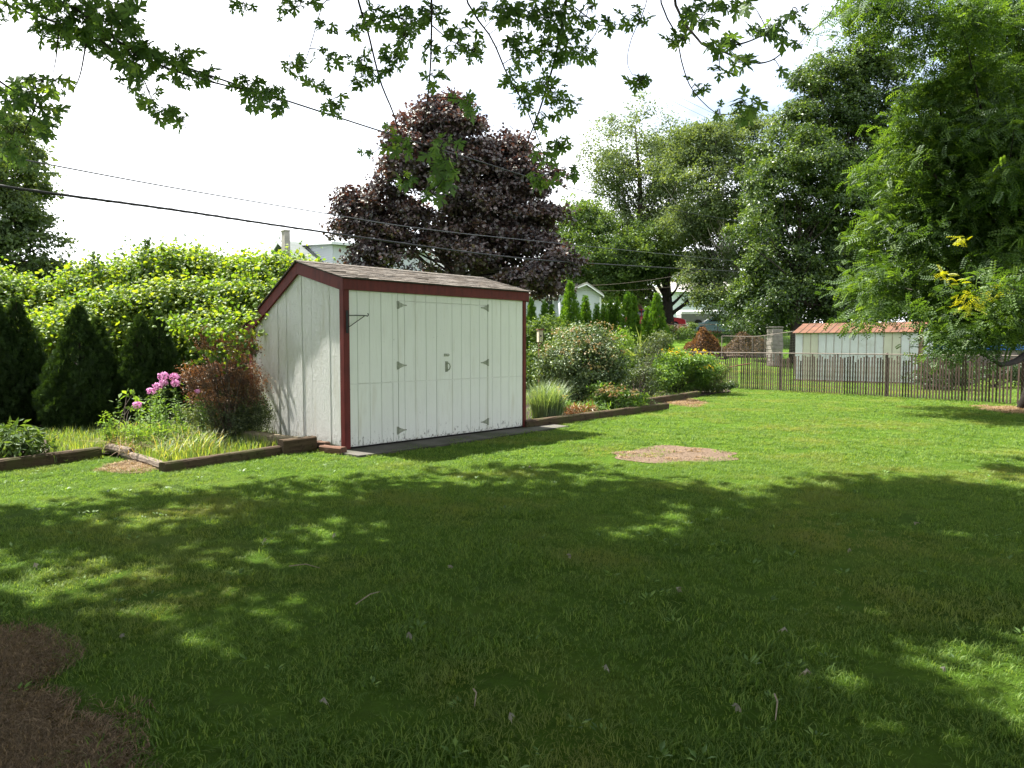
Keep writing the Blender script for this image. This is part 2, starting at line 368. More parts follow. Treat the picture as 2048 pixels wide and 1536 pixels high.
# ---------------------------------------------------------------- ground
def axis(segs):
    out = []
    for a, b, n in segs: out += list(np.linspace(a, b, n, endpoint=False))
    return np.array(out+[segs[-1][1]])
gx = axis([(-700, -60, 16), (-60, -16, 22), (-16, 22, 76), (22, 80, 24), (80, 800, 16)]); gy = axis([(-60, -12, 8), (-12, 40, 104), (40, 75, 30), (75, 900, 20)])
XX, YY = np.meshgrid(gx, gy); ZZ = terrain(XX, YY)
ids = np.arange(XX.size).reshape(XX.shape)
Fq = np.stack([ids[:-1, :-1].ravel(), ids[:-1, 1:].ravel(), ids[1:, 1:].ravel(), ids[1:, :-1].ravel()], 1)
me = mesh_np('ground', np.stack([XX.ravel(), YY.ravel(), ZZ.ravel()], 1), Fq, M['ground'], smooth=True); tag(link('ground', me), kind='structure')

LB = [G(px, py)[:2] for px, py in ((-90, 950), (205, 912), (245, 914), (330, 945), (578, 905), (634, 896))]
def sheet(name, poly, z, mat, sub=0.35, kind='structure', bumpy=0.0, seed=3):
    P = np.array([p[:2] for p in poly]); x0, y0 = P.min(0)-sub; x1, y1 = P.max(0)+sub
    xs = np.arange(x0, x1, sub); ys = np.arange(y0, y1, sub); X, Y = np.meshgrid(xs, ys)
    mb = MB(); n = len(P)
    # outline ring plus inner fill by triangulated n-gon keeps the true edge
    mb.add([(a, b, z) for a, b in P], [tuple(range(n))])
    return tag(mb.build(name, mat), kind=kind)
SHO = np.array([-2.346, 10.401]); SHA = 0.830; cA, sA = math.cos(SHA), math.sin(SHA)
def SW(u, v): return np.array([SHO[0]+cA*u-sA*v, SHO[1]+sA*u+cA*v])     # shed plan -> world
def UZ(px, py, v=0.0):                                                  # photo point on the plane v of the shed -> (u, z)
    r = ray(px, py); nv = np.array([-sA, cA]); d = v-(-SHO)@nv; t = d/(r[:2]@nv); p = r*t
    return (p[0]-SHO[0])*cA+(p[1]-SHO[1])*sA, p[2]+EYE
def VZ(px, py, u=0.0):
    r = ray(px, py); nu = np.array([cA, sA]); d = u-(-SHO)@nu; t = d/(r[:2]@nu); p = r*t
    return -(p[0]-SHO[0])*sA+(p[1]-SHO[1])*cA, p[2]+EYE
bedL = LB + [SW(-.12, .05), SW(-.12, 2.6), SW(-1.0, 6.0), (-9, 20), (-24, 20), (-24, 9)]
RB = [SW(3.86, .1)] + [G(px, py)[:2] for px, py in ((1338, 817), (1290, 812), (1400, 794), (1462, 785))] + [G(1456, 779)[:2]]
bedR = RB + [(6.6, 25.5), (5.9, 26.2), (0.5, 27), (-1.2, 19), SW(3.6, 2.6), SW(3.86, .1)]
sheet('garden_bed', bedL, 0.035, M['bed']); sheet('garden_bed', bedR[:-1], 0.035, M['bed'])
rs = np.random.default_rng(5)
def blob(px, py, rx, ry, n=28, wob=.14, seed=1):
    r_ = np.random.default_rng(seed); c = G(px, py); e = G(px+rx, py); f_ = G(px, py-ry); a, b = e[0]-c[0], (f_[1]-c[1])
    ph = r_.random(6)*6.28; out = []
    for i in range(n):
        th = 2*math.pi*i/n; k = 1+wob*(math.sin(2*th+ph[0])*.6+math.sin(3*th+ph[1])*.6+math.sin(5*th+ph[2])*.5+math.sin(9*th+ph[3])*.35)
        out.append((c[0]+a*k*math.cos(th), c[1]+b*k*math.sin(th)))
    return out
dirt = blob(1350, 909, 126, 15, n=60, wob=.15, seed=4); sheet('dirt_patch', dirt, 0.006, M['soil'])
straw1 = blob(285, 934, 62, 12, seed=8); straw2 = blob(1365, 803, 42, 9, seed=9); straw3 = blob(2046, 822, 72, 10, seed=10)
deadp = [G(px, py)[:2] for px, py in ((-260, 1240), (20, 1262), (95, 1300), (120, 1370), (165, 1420), (185, 1490), (225, 1560), (260, 1700), (-400, 1700))]
M['strawsoil'] = simple('straw_strewn_soil', (.11, .068, .04), .95, .35, 9, .8)
for p in (straw1, straw2, straw3): sheet('bare_ground', p, 0.006, M['strawsoil'])
slab = [SW(-.22, .1), SW(-.22, -.60), SW(.4, -.64), SW(3.0, -.58), SW(4.5, -.46), SW(4.5, .08), SW(3.86, .1)]
slabk = [SW(-.2, .1), SW(-.2, -.52), SW(.5, -.52), SW(2.0, -.34), SW(4.3, -.26), SW(4.2, .08), SW(3.86, .1)]
mb = MB(); mb.prism([tuple(p) for p in slab], -0.05, 0.028, 'z'); tag(mb.build('concrete_slab', M['concrete']), kind='structure')

# ---------------------------------------------------------------- white shed
LS, WS, ZF0, ZF1, ZP, VP, ZB = 3.80, 2.62, 2.273, 2.434, 2.735, 1.106, 1.79
def zr(v): return ZF1+(ZP-ZF1)*(v+.06)/(VP+.06) if v <= VP else ZP-(ZP-ZB)*(v-VP)/(WS+.1-VP)
shed = thing('garden_shed', (SHO[0], SHO[1], 0), 'white plank garden shed with barn red trim and an uneven brown shingle roof', 'shed', rz=SHA)
rg = np.random.default_rng(11)
ub = [UZ(px, 880)[0] if False else UZ(480+zx/3.2, 800)[0] for zx in (755, 832, 906, 978)]
uL, uR = UZ(795.6, 700)[0], UZ(975.5, 700)[0]
ud = [UZ(480+zx/3.2, 800)[0] for zx in (1055, 1124, 1192, 1258, 1358, 1418, 1474, 1532)]
ur = [UZ(480+zx/3.2, 800)[0] for zx in (1613, 1668, 1720, 1766)]
zd0 = UZ(797, 603)[1]; zd1 = UZ(975, 611)[1]; ZD = (zd0+zd1)/2; ZJ = 0.5*(UZ(700, 768.5)[1]+UZ(1045, 752)[1]); ZT = ZF0+.03; Z0 = .062
def vboard(parent, a, b, z0, z1, off=0.0, g=.0035, mat='white', name='wall_board'):
    mb = MB(); mb.box(a+g, b-g, -.004+off, .016, z0, z1, ch=.0018); return mb.build(name, M[mat], parent)
mb = MB(); mb.box(.012, LS-.012, .018, .06, .05, ZT); mb.box(.018, .06, .061, WS-.02, .05, 1.6); mb.box(LS-.06, LS-.018, .061, WS-.02, .05, 1.6); mb.box(.06, LS-.06, WS-.06, WS-.018, .05, 1.6)
for x0, x1 in ((.018, .06), (LS-.06, LS-.018)): mb.prism([(.061, 1.602), (WS-.02, 1.602), (WS-.02, zr(WS)-.1), (VP, ZP-.1), (.061, zr(.06)-.1)], x0, x1, 'x')
mb.build('wall_backing', M['white'], shed)
us = [.072]+ub+[uL]
for a, b in zip(us, us[1:]):
    vboard(shed, a, b, ZJ+.0045, ZT, rg.normal()*.0012); vboard(shed, a, b, Z0+rg.random()*.012, ZJ-.0045, rg.normal()*.0012)
us = [uR]+ur+[LS-.055]
for a, b in zip(us, us[1:]):
    vboard(shed, a, b, ZJ+.0045, ZT, rg.normal()*.0012); vboard(shed, a, b, Z0+rg.random()*.012, ZJ-.0045, rg.normal()*.0012)
ux = [uL]+ud+[uR]
for a, b in zip(ux, ux[1:]): vboard(shed, a, b, ZD+.006, ZT, 0)
for side, (i0, i1) in enumerate(((0, 4), (4, 9))):
    dr = bpy.data.objects.new('door', None); COL.objects.link(dr); dr.parent = shed
    seg = ux[i0:i1+1]; seg[0] += .006 if side == 0 else .002; seg[-1] -= (.002 if side == 0 else .006)
    for a, b in zip(seg, seg[1:]):
        vboard(dr, a, b, ZJ+.0045, ZD-.007, rg.normal()*.001, name='board'); vboard(dr, a, b, Z0+.01+rg.random()*.012, ZJ-.0045, rg.normal()*.001, name='board')
    for py in ((610, 731, 861) if side == 0 else (616, 725, 843)):
        u, z = UZ(796.5 if side == 0 else 974.5, py); s = 1 if side == 0 else -1; mb = MB()
        mb.box(min(u-.03*s, u+.005*s), max(u-.03*s, u+.005*s), -.012, -.0045, z-.06, z+.06)
        mb.prism([(u+.009*s, z-.045), (u+.009*s, z+.045), (u+.10*s, z+.014), (u+.155*s, z+.008), (u+.155*s, z-.008), (u+.10*s, z-.014)][::s], -.012, -.0045, 'y')
        mb.tube([(u+.003*s, -.015, z-.05), (u+.003*s, -.015, z+.05)], .008, 8)
        for (a, b) in ((-.016, .04), (-.016, -.04), (.03, .02), (.03, -.02), (.11, 0)): mb.box(u+a*s-.005, u+a*s+.005, -.015, -.0121, z+b-.005, z+b+.005)
        mb.build('hinge', M['galv'], dr)
    if side == 1:
        u, z = UZ(893, 710, -.01); mb = MB(); mb.box(u-.05, u+.045, -.014, -.0045, z-.022, z+.022, ch=.003); mb.box(u-.012, u+.055, -.026, -.0141, z-.009, z+.012, ch=.003)
        mb.build('latch', M['galv'], dr)
        u, z = UZ(894, 733, -.01); mb = MB(); mb.box(u-.032, u+.02, -.012, -.0045, z-.085, z+.085, ch=.003)
        mb.tube(curve_pts([(u-.002, -.012, z+.06), (u+.012, -.05, z+.045), (u+.02, -.062, z), (u+.012, -.05, z-.045), (u-.002, -.012, z-.06)], 10), .009, 6)
        mb.build('handle', M['galv'], dr)
# gable boards
vb = [.068]+[VZ(480+zx/3.656, 720)[0] for zx in (660, 592, 527, 460, 403, 345, 285, 225, 165)]
while vb[-1] < WS-.35: vb.append(vb[-1]+.2)
vb = vb[:-1]+[WS-.03] if WS-.03-vb[-1] < .12 else vb+[WS-.03]
for a, b in zip(vb, vb[1:]):
    o = rg.normal()*.0035; g = .0012+.0018*rg.random()*(2.6 if rg.random() < .2 else 1); mb = MB(); pts = [(a+g, Z0+.02*rg.random()), (b-g, Z0+.02*rg.random()), (b-g, zr(b)-.09)]
    if a < VP < b: pts.append((VP, zr(VP)-.09))
    pts.append((a+g, zr(a)-.09)); mb.prism(pts, -.004+o, .016, 'x'); mb.build('wall_board', M['gable'], shed)
for a in np.arange(.08, WS-.1, .25):                                    # far end wall
    b = min(a+.25, WS-.03); mb = MB(); mb.prism([(a+.003, Z0), (b-.003, Z0), (b-.003, zr(b)-.09), (a+.003, zr(a)-.09)], LS-.016, LS+.004, 'x'); mb.build('wall_board', M['white'], shed)
    
def part(fn, name, mat, par=shed): b = MB(); fn(b); return b.build(name, M[mat], par)
part(lambda b: b.box(-.018, .070, -.026, -.0045, .03, ZF0-.002, ch=.003), 'corner_trim', 'red')
part(lambda b: b.box(-.0235, -.0185, -.020, .075, .03, 2.30, ch=.001), 'corner_trim', 'red')
part(lambda b: b.box(LS-.052, LS+.018, -.026, -.0045, .03, ZF0-.002, ch=.003), 'corner_trim', 'red')
part(lambda b: b.box(-.022, -.0045, WS-.07, WS+.02, .03, 1.72, ch=.003), 'corner_trim', 'red')
part(lambda b: b.box(-.05, LS+.06, -.060, -.028, ZF0-.005, ZF1-.012, ch=.003), 'fascia', 'red')
def rake(b, x0, x1, f):
    if f: b.prism([(-.058, ZF1-.185), (VP-.001, ZP-.185), (VP-.001, ZP-.012), (-.058, zr(-.058)-.012)], x0, x1, 'x')
    else: b.prism([(VP+.001, ZP-.185), (WS+.09, zr(WS+.09)-.185), (WS+.09, zr(WS+.09)-.012), (VP+.001, ZP-.012)], x0, x1, 'x')
for x0, x1 in ((-.056, -.026), (LS+.03, LS+.056)):
    for f in (1, 0): part(lambda b: rake(b, x0, x1, f), 'rake_board', 'red')
# roof
M['shingle'] = simple('weathered_brown_shingle', (.125, .108, .092), .95, .45, 18, .8, dirt=(.055, .05, .04))
M['shingle_dark'] = simple('dark_brown_shingle', (.095, .078, .062), .95, .4, 18, .8); M['shingle_pale'] = simple('pale_brown_shingle', (.165, .145, .125), .95, .4, 18, .8)
M['deck'] = simple('dark_drip_edge', (.035, .030, .026), .9)
mb = MB(); xe0, xe1 = -.075, LS+.085
mb.prism([(-.085, zr(-.085)-.010), (VP, ZP-.010), (VP, ZP+.006), (-.085, zr(-.085)+.006)], xe0, xe1, 'x')
mb.prism([(VP+.0005, ZP-.010), (WS+.13, zr(WS+.13)-.010), (WS+.13, zr(WS+.13)+.006), (VP+.0005, ZP+.006)], xe0, xe1, 'x')
roof = mb.build('roof', M['deck'], shed)
sl_f = (ZP-ZF1)/(VP+.06); rows = 9
for r in range(rows):
    v0 = -.10+r*(VP+.09)/rows; v1 = v0+(VP+.09)/rows+.03; x = xe0-.01-(.11 if r % 2 else 0)
    while x < xe1:
        a = max(x, xe0-.01); b = min(x+.225, xe1+.01); x += .225
        if b-a < .03: continue
        mb = MB(); h = .009+.003*rg.random(); dv = rg.normal()*.004; lift = abs(rg.normal())*.003
        V = []
        for (vv, top) in ((v0+dv, 1), (min(v1, VP), 0)):
            zz = zr(vv)+.006
            for xx in (a+.0015, b-.0015): V += [(xx, vv, zz+.001), (xx, vv, zz+(h+lift if top else .003))]
        mb.add(V, [(0, 2, 3, 1), (4, 5, 7, 6), (1, 3, 7, 5), (0, 1, 5, 4), (2, 6, 7, 3), (0, 4, 6, 2)])
        mb.build('shingle', M[rg.choice(['shingle', 'shingle', 'shingle_dark', 'shingle_pale'])], roof)
mb = MB()
for r in range(12):
    v0 = VP+.02+r*(WS+.13-VP)/12; v1 = v0+(WS+.13-VP)/12+.01; z0_, z1_ = zr(v0)+.006, zr(v1)+.006
    mb.prism([(v0, z0_), (v1, z1_), (v1, z1_+.014), (v0, z0_+.004)], xe0-.008, xe1+.008, 'x')
mb.build('rear_shingles', M['shingle'], roof)
mb = MB(); mb.prism([(VP-.10, zr(VP-.10)+.014), (VP, ZP+.014), (VP+.10, zr(VP+.10)+.02), (VP+.10, zr(VP+.10)+.028), (VP, ZP+.026), (VP-.10, zr(VP-.10)+.022)], xe0-.008, xe1+.008, 'x'); mb.build('ridge_cap', M['shingle'], roof)
mb = MB(); mb.box(.0, LS, .0, WS, .029, .05); mb.build('sill', M['dark'], shed)
# iron plant bracket on the corner trim
t0 = thing('plant_bracket', (*SW(.03, -.03), 1.8), 'empty black iron plant bracket on the red corner trim of the white shed', 'bracket', rz=SHA)
zb = UZ(697, 631)[1]-1.8; z1 = UZ(697, 655)[1]-1.8
MB().box(-.02, .02, -.006, .004, z1-.08, zb+.07).build('wall_plate', M['iron'], t0)
ue = .30
MB().tube(curve_pts([(.01, -.012, zb), (ue*.5, -.03, zb+.004), (ue-.02, -.05, zb+.002), (ue+.012, -.052, zb-.004), (ue+.026, -.053, zb+.02), (ue+.012, -.053, zb+.035)], 14), .0065, 6).build('arm', M['iron'], t0)
MB().tube([(.01, -.012, z1), (ue-.04, -.047, zb-.005)], .006, 6).build('brace', M['iron'], t0)

# ---------------------------------------------------------------- landscape timbers
def timber(p0, p1, w_, h_, z0, mat, label, rnd=False, seed=0, grp='landscape timbers edging the garden beds', name='landscape_timber', cat='timber', back=True):
    p0 = np.array([*p0[:2], z0]); p1 = np.array([*p1[:2], z0]); d = p1-p0; Lg = np.linalg.norm(d); d /= Lg; nrm = np.array([-d[1], d[0], 0])
    r_ = np.random.default_rng(seed); n = max(4, int(Lg/.18)); V = []
    prof = [(0, .01), (0, h_-.018), (.018, h_), (w_-.018, h_), (w_, h_-.018), (w_, .01)] if not rnd else [(w_*(.5-.5*math.cos(a)), h_*(.5+.5*math.sin(a))) for a in np.linspace(-2.6, 5.0-1.1, 9)[::1]]
    k = len(prof); bow = r_.normal()*.012
    for i in range(n+1):
        f = i/n; c = p0+d*Lg*f
        for j, (a, b) in enumerate(prof):
            V.append(c+nrm*(a+r_.normal()*.0018+bow*math.sin(f*3.14))+np.array([0, 0, b+r_.normal()*.0014]))
    F = [(i*k+j, (i+1)*k+j, (i+1)*k+(j+1) % k, i*k+(j+1) % k) for i in range(n) for j in range(k)]+[tuple(range(k)), tuple(range(n*k, n*k+k))[::-1]]
    ang = math.atan2(d[1], d[0]); R = np.array([[math.cos(ang), math.sin(ang), 0], [-math.sin(ang), math.cos(ang), 0], [0, 0, 1]])
    Vl = (np.array(V)-p0) @ R.T; me = mesh_np(name, Vl, F, M[mat]); o = link(name, me, None, tuple(p0)); o.rotation_euler = (0, 0, ang); return tag(o, label, cat, grp)
timber(G(-120, 962), G(204, 916), .14, .145, .0, 'timber', 'long dark timber edging the bed at the far left, in front of the leafy plant', seed=1)
timber(G(206, 903, .05), G(256, 913, .05), .12, .11, .05, 'log', 'short silvery log stub lying over the joint of the left bed edging', True, 2)
timber(G(240, 917), G(327, 946), .11, .11, 0, 'log', 'split silvery round log angled towards the corner of the left bed', True, 3)
timber(G(331, 947), G(577, 908), .13, .125, 0, 'timber', 'mossy brown timber along the front of the weedy left bed', seed=4)
timber(G(567, 911), G(634, 902), .13, .21, 0, 'timber', 'short thick dark timber raised at the end of the left bed beside the shed', seed=5)
timber(G(623, 900, .02), SW(-.42, 1.9), .16, .19, 0, 'plank', 'pale plank running back along the peeling gable wall', seed=6)
timber(G(638, 905), G(681, 910), .12, .10, .0, 'redtimber', 'small reddish timber block against the foot of the shed corner', seed=7)
timber(G(1053, 858), G(1199, 838), .14, .15, 0, 'timber', 'mossy timber starting at the right corner of the white shed', seed=8)
timber(G(1201, 838), G(1338, 819), .14, .15, 0, 'timber', 'dark timber ending beside the straw patch, in front of the low bronze leaved plant', seed=9)
timber(G(1291, 812), G(1400, 794), .14, .17, 0, 'timber', 'farthest dark timber, set back below the tall yellow flowering plants', seed=10)
M['brick'] = simple('mossy_brown_brick', (.13, .075, .05), .95, .35, 12, .7)
for i in range(9):
    p = SW(-.12-.02*rs.random(), .35+i*.21); mb = MB(); mb.box(-.05, .05, -.09, .09, 0, .085, ch=.012); o = mb.build('edging_brick', M['brick'], origin=(0, 0, 0))
    o.location = (p[0], p[1], .03+.01*rs.random()); o.rotation_euler = (.1*rs.normal(), .1*rs.normal(), SHA+.15*rs.normal()); tag(o, ['first', 'second', 'third', 'fourth', 'fifth', 'sixth', 'seventh', 'eighth', 'ninth'][i]+' small brown edging brick under the gable wall, counted from the front corner', 'brick', 'edging bricks along the shed gable')

# ---------------------------------------------------------------- slatted chain link fence
M['slat'] = simple('faded_brown_slat', (.075, .048, .036), .75, .4, 3, .3, dirt=(.12, .085, .07)); M['post'] = simple('brown_fence_post', (.070, .050, .038), .7, .3, 5, .3)
M['rail'] = simple('pale_top_rail', (.17, .14, .115), .7, .25, 6, .2, .0); M['wire'] = simple('dull_chain_link_wire', (.20, .19, .17), .5, .2, 6, .1, .5)
FA = np.array([7.38, 24.83]); fd = np.array([.6095, -.7928]); fn = np.array([.7928, .6095])
fo = FA-fd*2.4; fl = 16.0; fang = math.atan2(fd[1], fd[0])
fence = thing('slatted_fence', (fo[0], fo[1], 0), 'long chain link fence threaded with uneven brown vertical slats along the lawn', 'fence', rz=fang)
mb = MB(); mb.box(-.014, .014, -.0055, .0055, 0, 1.0); slat_me = []
for h in (1.02, 1.08, 1.12, 1.15, .93):
    b = MB(); b.box(-.021, .021, -.0055, .0055, .0, h); slat_me.append(mesh_np('slat', np.concatenate(b.V), b.F, M['slat']))
i = 0; x = .06
while x < fl:
    k = rs.choice(5, p=[.24, .30, .26, .14, .06]); o = link('slat', slat_me[k], fence, (x, .0, .03+.03*rs.random())); o.rotation_euler = (0, rs.normal()*.008, rs.normal()*.25)
    x += .079+(.079 if rs.random() < .012 else 0)
for x in (0, 1.1+1.35*0, 4.15-.0, 7.48, 10.8, 14.1):
    mb = MB(); mb.tube([(x, .045, -.1), (x, .045, 1.235)], .038, 10); mb.add(*[(np.array([(x+.042*math.cos(a)*s_, .045+.042*math.sin(a)*s_, z_) for z_, s_ in ((1.235, 1), (1.262, .6)) for a in np.linspace(0, 6.283, 9)[:-1]])), [tuple(range(8, 16))]+[(q, (q+1) % 8, 8+(q+1) % 8, 8+q) for q in range(8)]])
    mb.build('post', M['post'], fence, smooth=False)
MB().tube([(0, .0, 1.215), (fl, .0, 1.215)], .015, 8).build('top_rail', M['rail'], fence)
mb = MB()
for s in (-1, 1):
    x = -1.2
    while x < fl+1.2:
        a, b = (x, .015), (x+s*.62, 1.20); 
        if 0 <= min(a[0], b[0]) and max(a[0], b[0]) <= fl: mb.tube([(a[0], s*.008, a[1]), (b[0], s*.008, b[1])], .0022, 3, cap=False)
        x += .079
ms = mb.build('wire_mesh', M['wire'], fence)

# ---------------------------------------------------------------- metal shed behind the fence
M['mpanel'] = simple('chalky_white_metal', (.56, .58, .57), .6, .06, 2, .1, dirt=(.47, .48, .44)); M['mcream'] = simple('yellowed_metal', (.52, .51, .40), .6, .08, 2, .1)
M['rust'] = simple('rust_orange_roof', (.125, .056, .030), .8, .3, 3, .3, dirt=(.09, .04, .028)); M['rustbrown'] = simple('brown_corner_metal', (.16, .105, .065), .8, .3, 4, .3)
M['seam'] = simple('rusty_seam', (.26, .20, .16), .8)
mo = np.array([566/FPX*29.7, 29.7]); ml, mw, me_, mr = 4.42, 2.6, 1.93, 2.30; mz = .03
ms_ = thing('metal_shed', (mo[0], mo[1], mz), 'low white metal storage shed with a rust orange ribbed roof behind the fence', 'shed', rz=-.661)
n = 15; pw = (ml-.04)/n
for i in range(n):
    b = MB(); b.box(i*pw+.004, (i+1)*pw-.004, 0, .012, .06, me_); b.build('wall_panel', M['mcream' if i in (1, 2, 11, 12) else 'mpanel'], ms_)
    b = MB(); b.box((i+1)*pw-.007, (i+1)*pw+.007, -.012, -.0005, .06, me_-.002); b.build('wall_rib', M['seam'], ms_)
MB().box(0, ml, .013, .03, .0, me_-.01).box(0, .03, .031, mw, 0, me_-.01).box(.031, ml, mw-.03, mw, 0, me_-.01).build('inner_wall', M['mpanel'], ms_)
MB().box(-.01, ml+.01, -.03, -.013, 0, .06).build('base_rail', M['rustbrown'], ms_)
MB().box(ml-.04, ml+.035, -.016, .46, 0, me_-.02, ch=.01).build('corner_panel', M['rustbrown'], ms_)
MB().box(ml-.02, ml+.03, 1.88, mw, 0, me_-.02).box(ml-.02, ml+.03, .465, 1.875, 1.86, me_-.02).build('end_wall', M['mpanel'], ms_)
MB().box(ml-.01, ml+.045, .47, .55, 0, 1.85).box(ml-.01, ml+.045, 1.78, 1.86, 0, 1.85).box(ml-.01, ml+.045, .5501, 1.7799, 1.78, 1.85).build('door_frame', M['iron'], ms_)
MB().box(ml, ml+.03, .5505, 1.7795, .03, 1.7795).build('door', M['mpanel'], ms_)
b = MB(); b.prism([(-.05, me_-.01), (mw+.05, me_-.01), (mw/2, mr-.02)], ml+.036, ml+.06, 'x'); b.prism([(-.0, me_), (mw, me_), (mw/2, mr-.02)], -.02, .0, 'x'); b.build('gable_panel', M['mpanel'], ms_)
rf = bpy.data.objects.new('roof', None); COL.objects.link(rf); rf.parent = ms_
n = 17; rw = (ml+.2)/n; sgn = (mr-me_)/(mw/2)
for i in range(n):
    x0 = -.1+i*rw; b = MB(); b.prism([(-.10, me_-.10*sgn), (mw/2, mr), (mw/2, mr+.012), (-.10, me_-.10*sgn+.012)], x0, x0+rw-.012, 'x'); b.build('roof_panel', M['rust'], rf)
    b = MB(); b.prism([(-.10, me_-.10*sgn-.002), (mw/2, mr-.002), (mw/2, mr+.034), (-.10, me_-.10*sgn+.034)], x0+rw-.0118, x0+rw-.0002, 'x'); b.build('roof_rib', M['rustbrown'], rf)
b = MB(); b.prism([(mw/2+.001, mr), (mw+.1, me_-.1*sgn), (mw+.1, me_-.1*sgn+.012), (mw/2+.001, mr+.012)], -.1, ml+.1, 'x'); b.build('rear_panel', M['rust'], rf)
# ---------------------------------------------------------------- houses far behind
def siding(name, c, step=.12):
    m, t = newmat(name); v = coords(t); n = noise(t, v, .7, 3); finish(t, ramp(t, n, [(.3, tuple(x*.93 for x in c)), (.7, c)]), .6, None, 0, .3); return m
M['sidew'] = siding('white_clapboard', (.68, .70, .72)); M['sideg'] = siding('pale_grey_clapboard', (.52, .55, .58)); M['glass'] = simple('dark_window_glass', (.03, .035, .045), .12, .2, 2, 0, 0, .8)
M['trimw'] = simple('white_trim', (.74, .75, .74), .5, .05, 3, .05); M['groof'] = simple('grey_green_shingle_roof', (.13, .15, .14), .9, .2, 3, .4); M['tanroof'] = simple('tan_grey_shingle_roof', (.30, .285, .25), .9, .2, 3, .4)
M['chim'] = simple('rendered_chimney', (.30, .275, .25), .9, .2, 4, .4); M['blockw'] = simple('pale_block_wall', (.56, .60, .64), .8, .05, 2, .1)
def clap(mb, x0, x1, y, z0, z1, step=.15, d=.018):
    """overlapping boards on the wall plane y facing -y"""
    z = z0
    while z < z1-.01:
        t = min(z+step, z1); mb.add([(x0, y-d, z), (x1, y-d, z), (x1, y-.003, t), (x0, y-.003, t), (x0, y, z), (x1, y, z)], [(0, 1, 2, 3), (4, 5, 1, 0)]); z += step
hz = float(terrain(-11.57, 38)); hs = thing('house', (-11.57, 38, hz), 'pale house with a grey green roof and square chimney above the white shed', 'house', rz=.68)
zp_ = EYE+204/FPX*38-hz; sl_ = .5; zs = lambda y: zp_-sl_*abs(y)
b = MB(); b.prism([(-4, 0), (4, 0), (4, zs(4)-.15), (0, zp_-.15), (-4, zs(4)-.15)], 0, .2, 'x'); b.box(.201, 9, -3.95, 3.95, 0, zs(4)-.2)
z = 0
while z < zp_-.35:
    hw_ = min(4, (zp_-.15-z-.14)/sl_); b.add([(-.02, -hw_, z), (-.02, hw_, z), (-.004, hw_, z+.14), (-.004, -hw_, z+.14)], [(0, 3, 2, 1)]); z += .14
b.build('wall', M['sideg'], hs)
b = MB(); b.prism([(0, zp_), (-4.4, zs(4.4)), (-4.4, zs(4.4)-.10), (0, zp_-.10)], -.3, 9.2, 'x'); b.prism([(.001, zp_), (4.4, zs(4.4)), (4.4, zs(4.4)-.10), (.001, zp_-.10)][::-1], -.3, 9.2, 'x'); b.build('roof', M['groof'], hs)
b = MB(); b.prism([(0, zp_+.02), (-4.4, zs(4.4)+.02), (-4.4, zs(4.4)-.17), (0, zp_-.17)], -.34, -.302, 'x'); b.prism([(.001, zp_+.02), (4.4, zs(4.4)+.02), (4.4, zs(4.4)-.17), (.001, zp_-.17)][::-1], -.34, -.302, 'x'); b.build('rake_board', M['sidew'], hs)
zt0, zt1 = EYE+192/FPX*38.5-hz, EYE+192/FPX*36.3-hz
b = MB(); b.prism([(-.4, zs(.4)-.02), (-.4, zt0), (-3.7, zt1), (-3.7, zs(3.7)-.02)], .91, 6.5, 'x')
for k in range(14):
    za = zs(3.7)+k*.11; ya = -3.7; yb = -min(3.7, max(.4, (zp_-za-.10)/sl_)); 
    if za+.11 < zt1: b.add([(.888, ya, za), (.888, yb, za), (.905, yb, za+.11), (.905, ya, za+.11)], [(0, 3, 2, 1)])
b.build('dormer', M['sideg'], hs)
b = MB(); b.prism([(-.2, zt0+.02), (-.2, zt0+.14), (-4.0, zt1+.12), (-4.0, zt1)], .7, 6.8, 'x'); b.build('eave_board', M['sidew'], hs)
b = MB(); b.prism([(-.42, zs(.42)+.004), (-.42, zs(.42)+.1), (-3.7, zs(3.7)+.1), (-3.7, zs(3.7)+.004)], .80, .886, 'x'); b.build('flashing', M['glass'], hs)
b = MB(); b.box(-.62, -.345, -1.62, -1.2, 0, zz_c:=(EYE+219/FPX*37-hz)); b.box(-.65, -.343, -1.65, -1.17, zz_c+.001, zz_c+.06); b.build('chimney', M['chim'], hs)
# TV aerial on its mast
ap = D(722, 281, 38); am = thing('tv_antenna', (ap[0], ap[1], 0.6), 'thin grey rooftop TV antenna left of the purple tree', 'antenna')
MB().tube([(0, 0, 0), (0, 0, ap[2]-.6)], .02, 5).build('mast', M['wire'], am); b = MB()
b.tube([(-.5, 0, ap[2]-.62), (.55, 0, ap[2]-.58)], .014, 4)
for i in range(8): x = -.48+i*.14; l = .45-.03*i; b.tube([(x, -l, ap[2]-.61), (x, l, ap[2]-.6)], .009, 4)
b.build('boom', M['wire'], am)
# white garage-like house
gp = D(1155, 600, 43); gz = float(terrain(gp[0], 43)); gh = thing('house', (gp[0], gp[1], gz), 'low white clapboard house with a gable end, behind the row of small arborvitae', 'house', rz=0.10)
kz = 43/FPX; Z = lambda py: EYE+(687-py)*kz-gz; X = lambda px: (px-1155)*kz
b = MB(); b.box(X(1120), X(1201), 0, 5, 0, Z(590)); b.prism([(X(1120), Z(590)+.001), (X(1201), Z(590)+.001), (X(1171), Z(572))], .0, 5, 'y'); clap(b, X(1120), X(1201), 0, 0, Z(590)); z = Z(590)
while z < Z(574): f = (z-Z(590))/(Z(572)-Z(590)); f2 = min(1, (z+.15-Z(590))/(Z(572)-Z(590))); xl = X(1120)+(X(1171)-X(1120))*f; xr = X(1201)+(X(1171)-X(1201))*f; b.add([(xl, -.018, z), (xr, -.018, z), (X(1201)+(X(1171)-X(1201))*f2, -.003, z+.15), (X(1120)+(X(1171)-X(1120))*f2, -.003, z+.15)], [(0, 1, 2, 3)]); z += .15
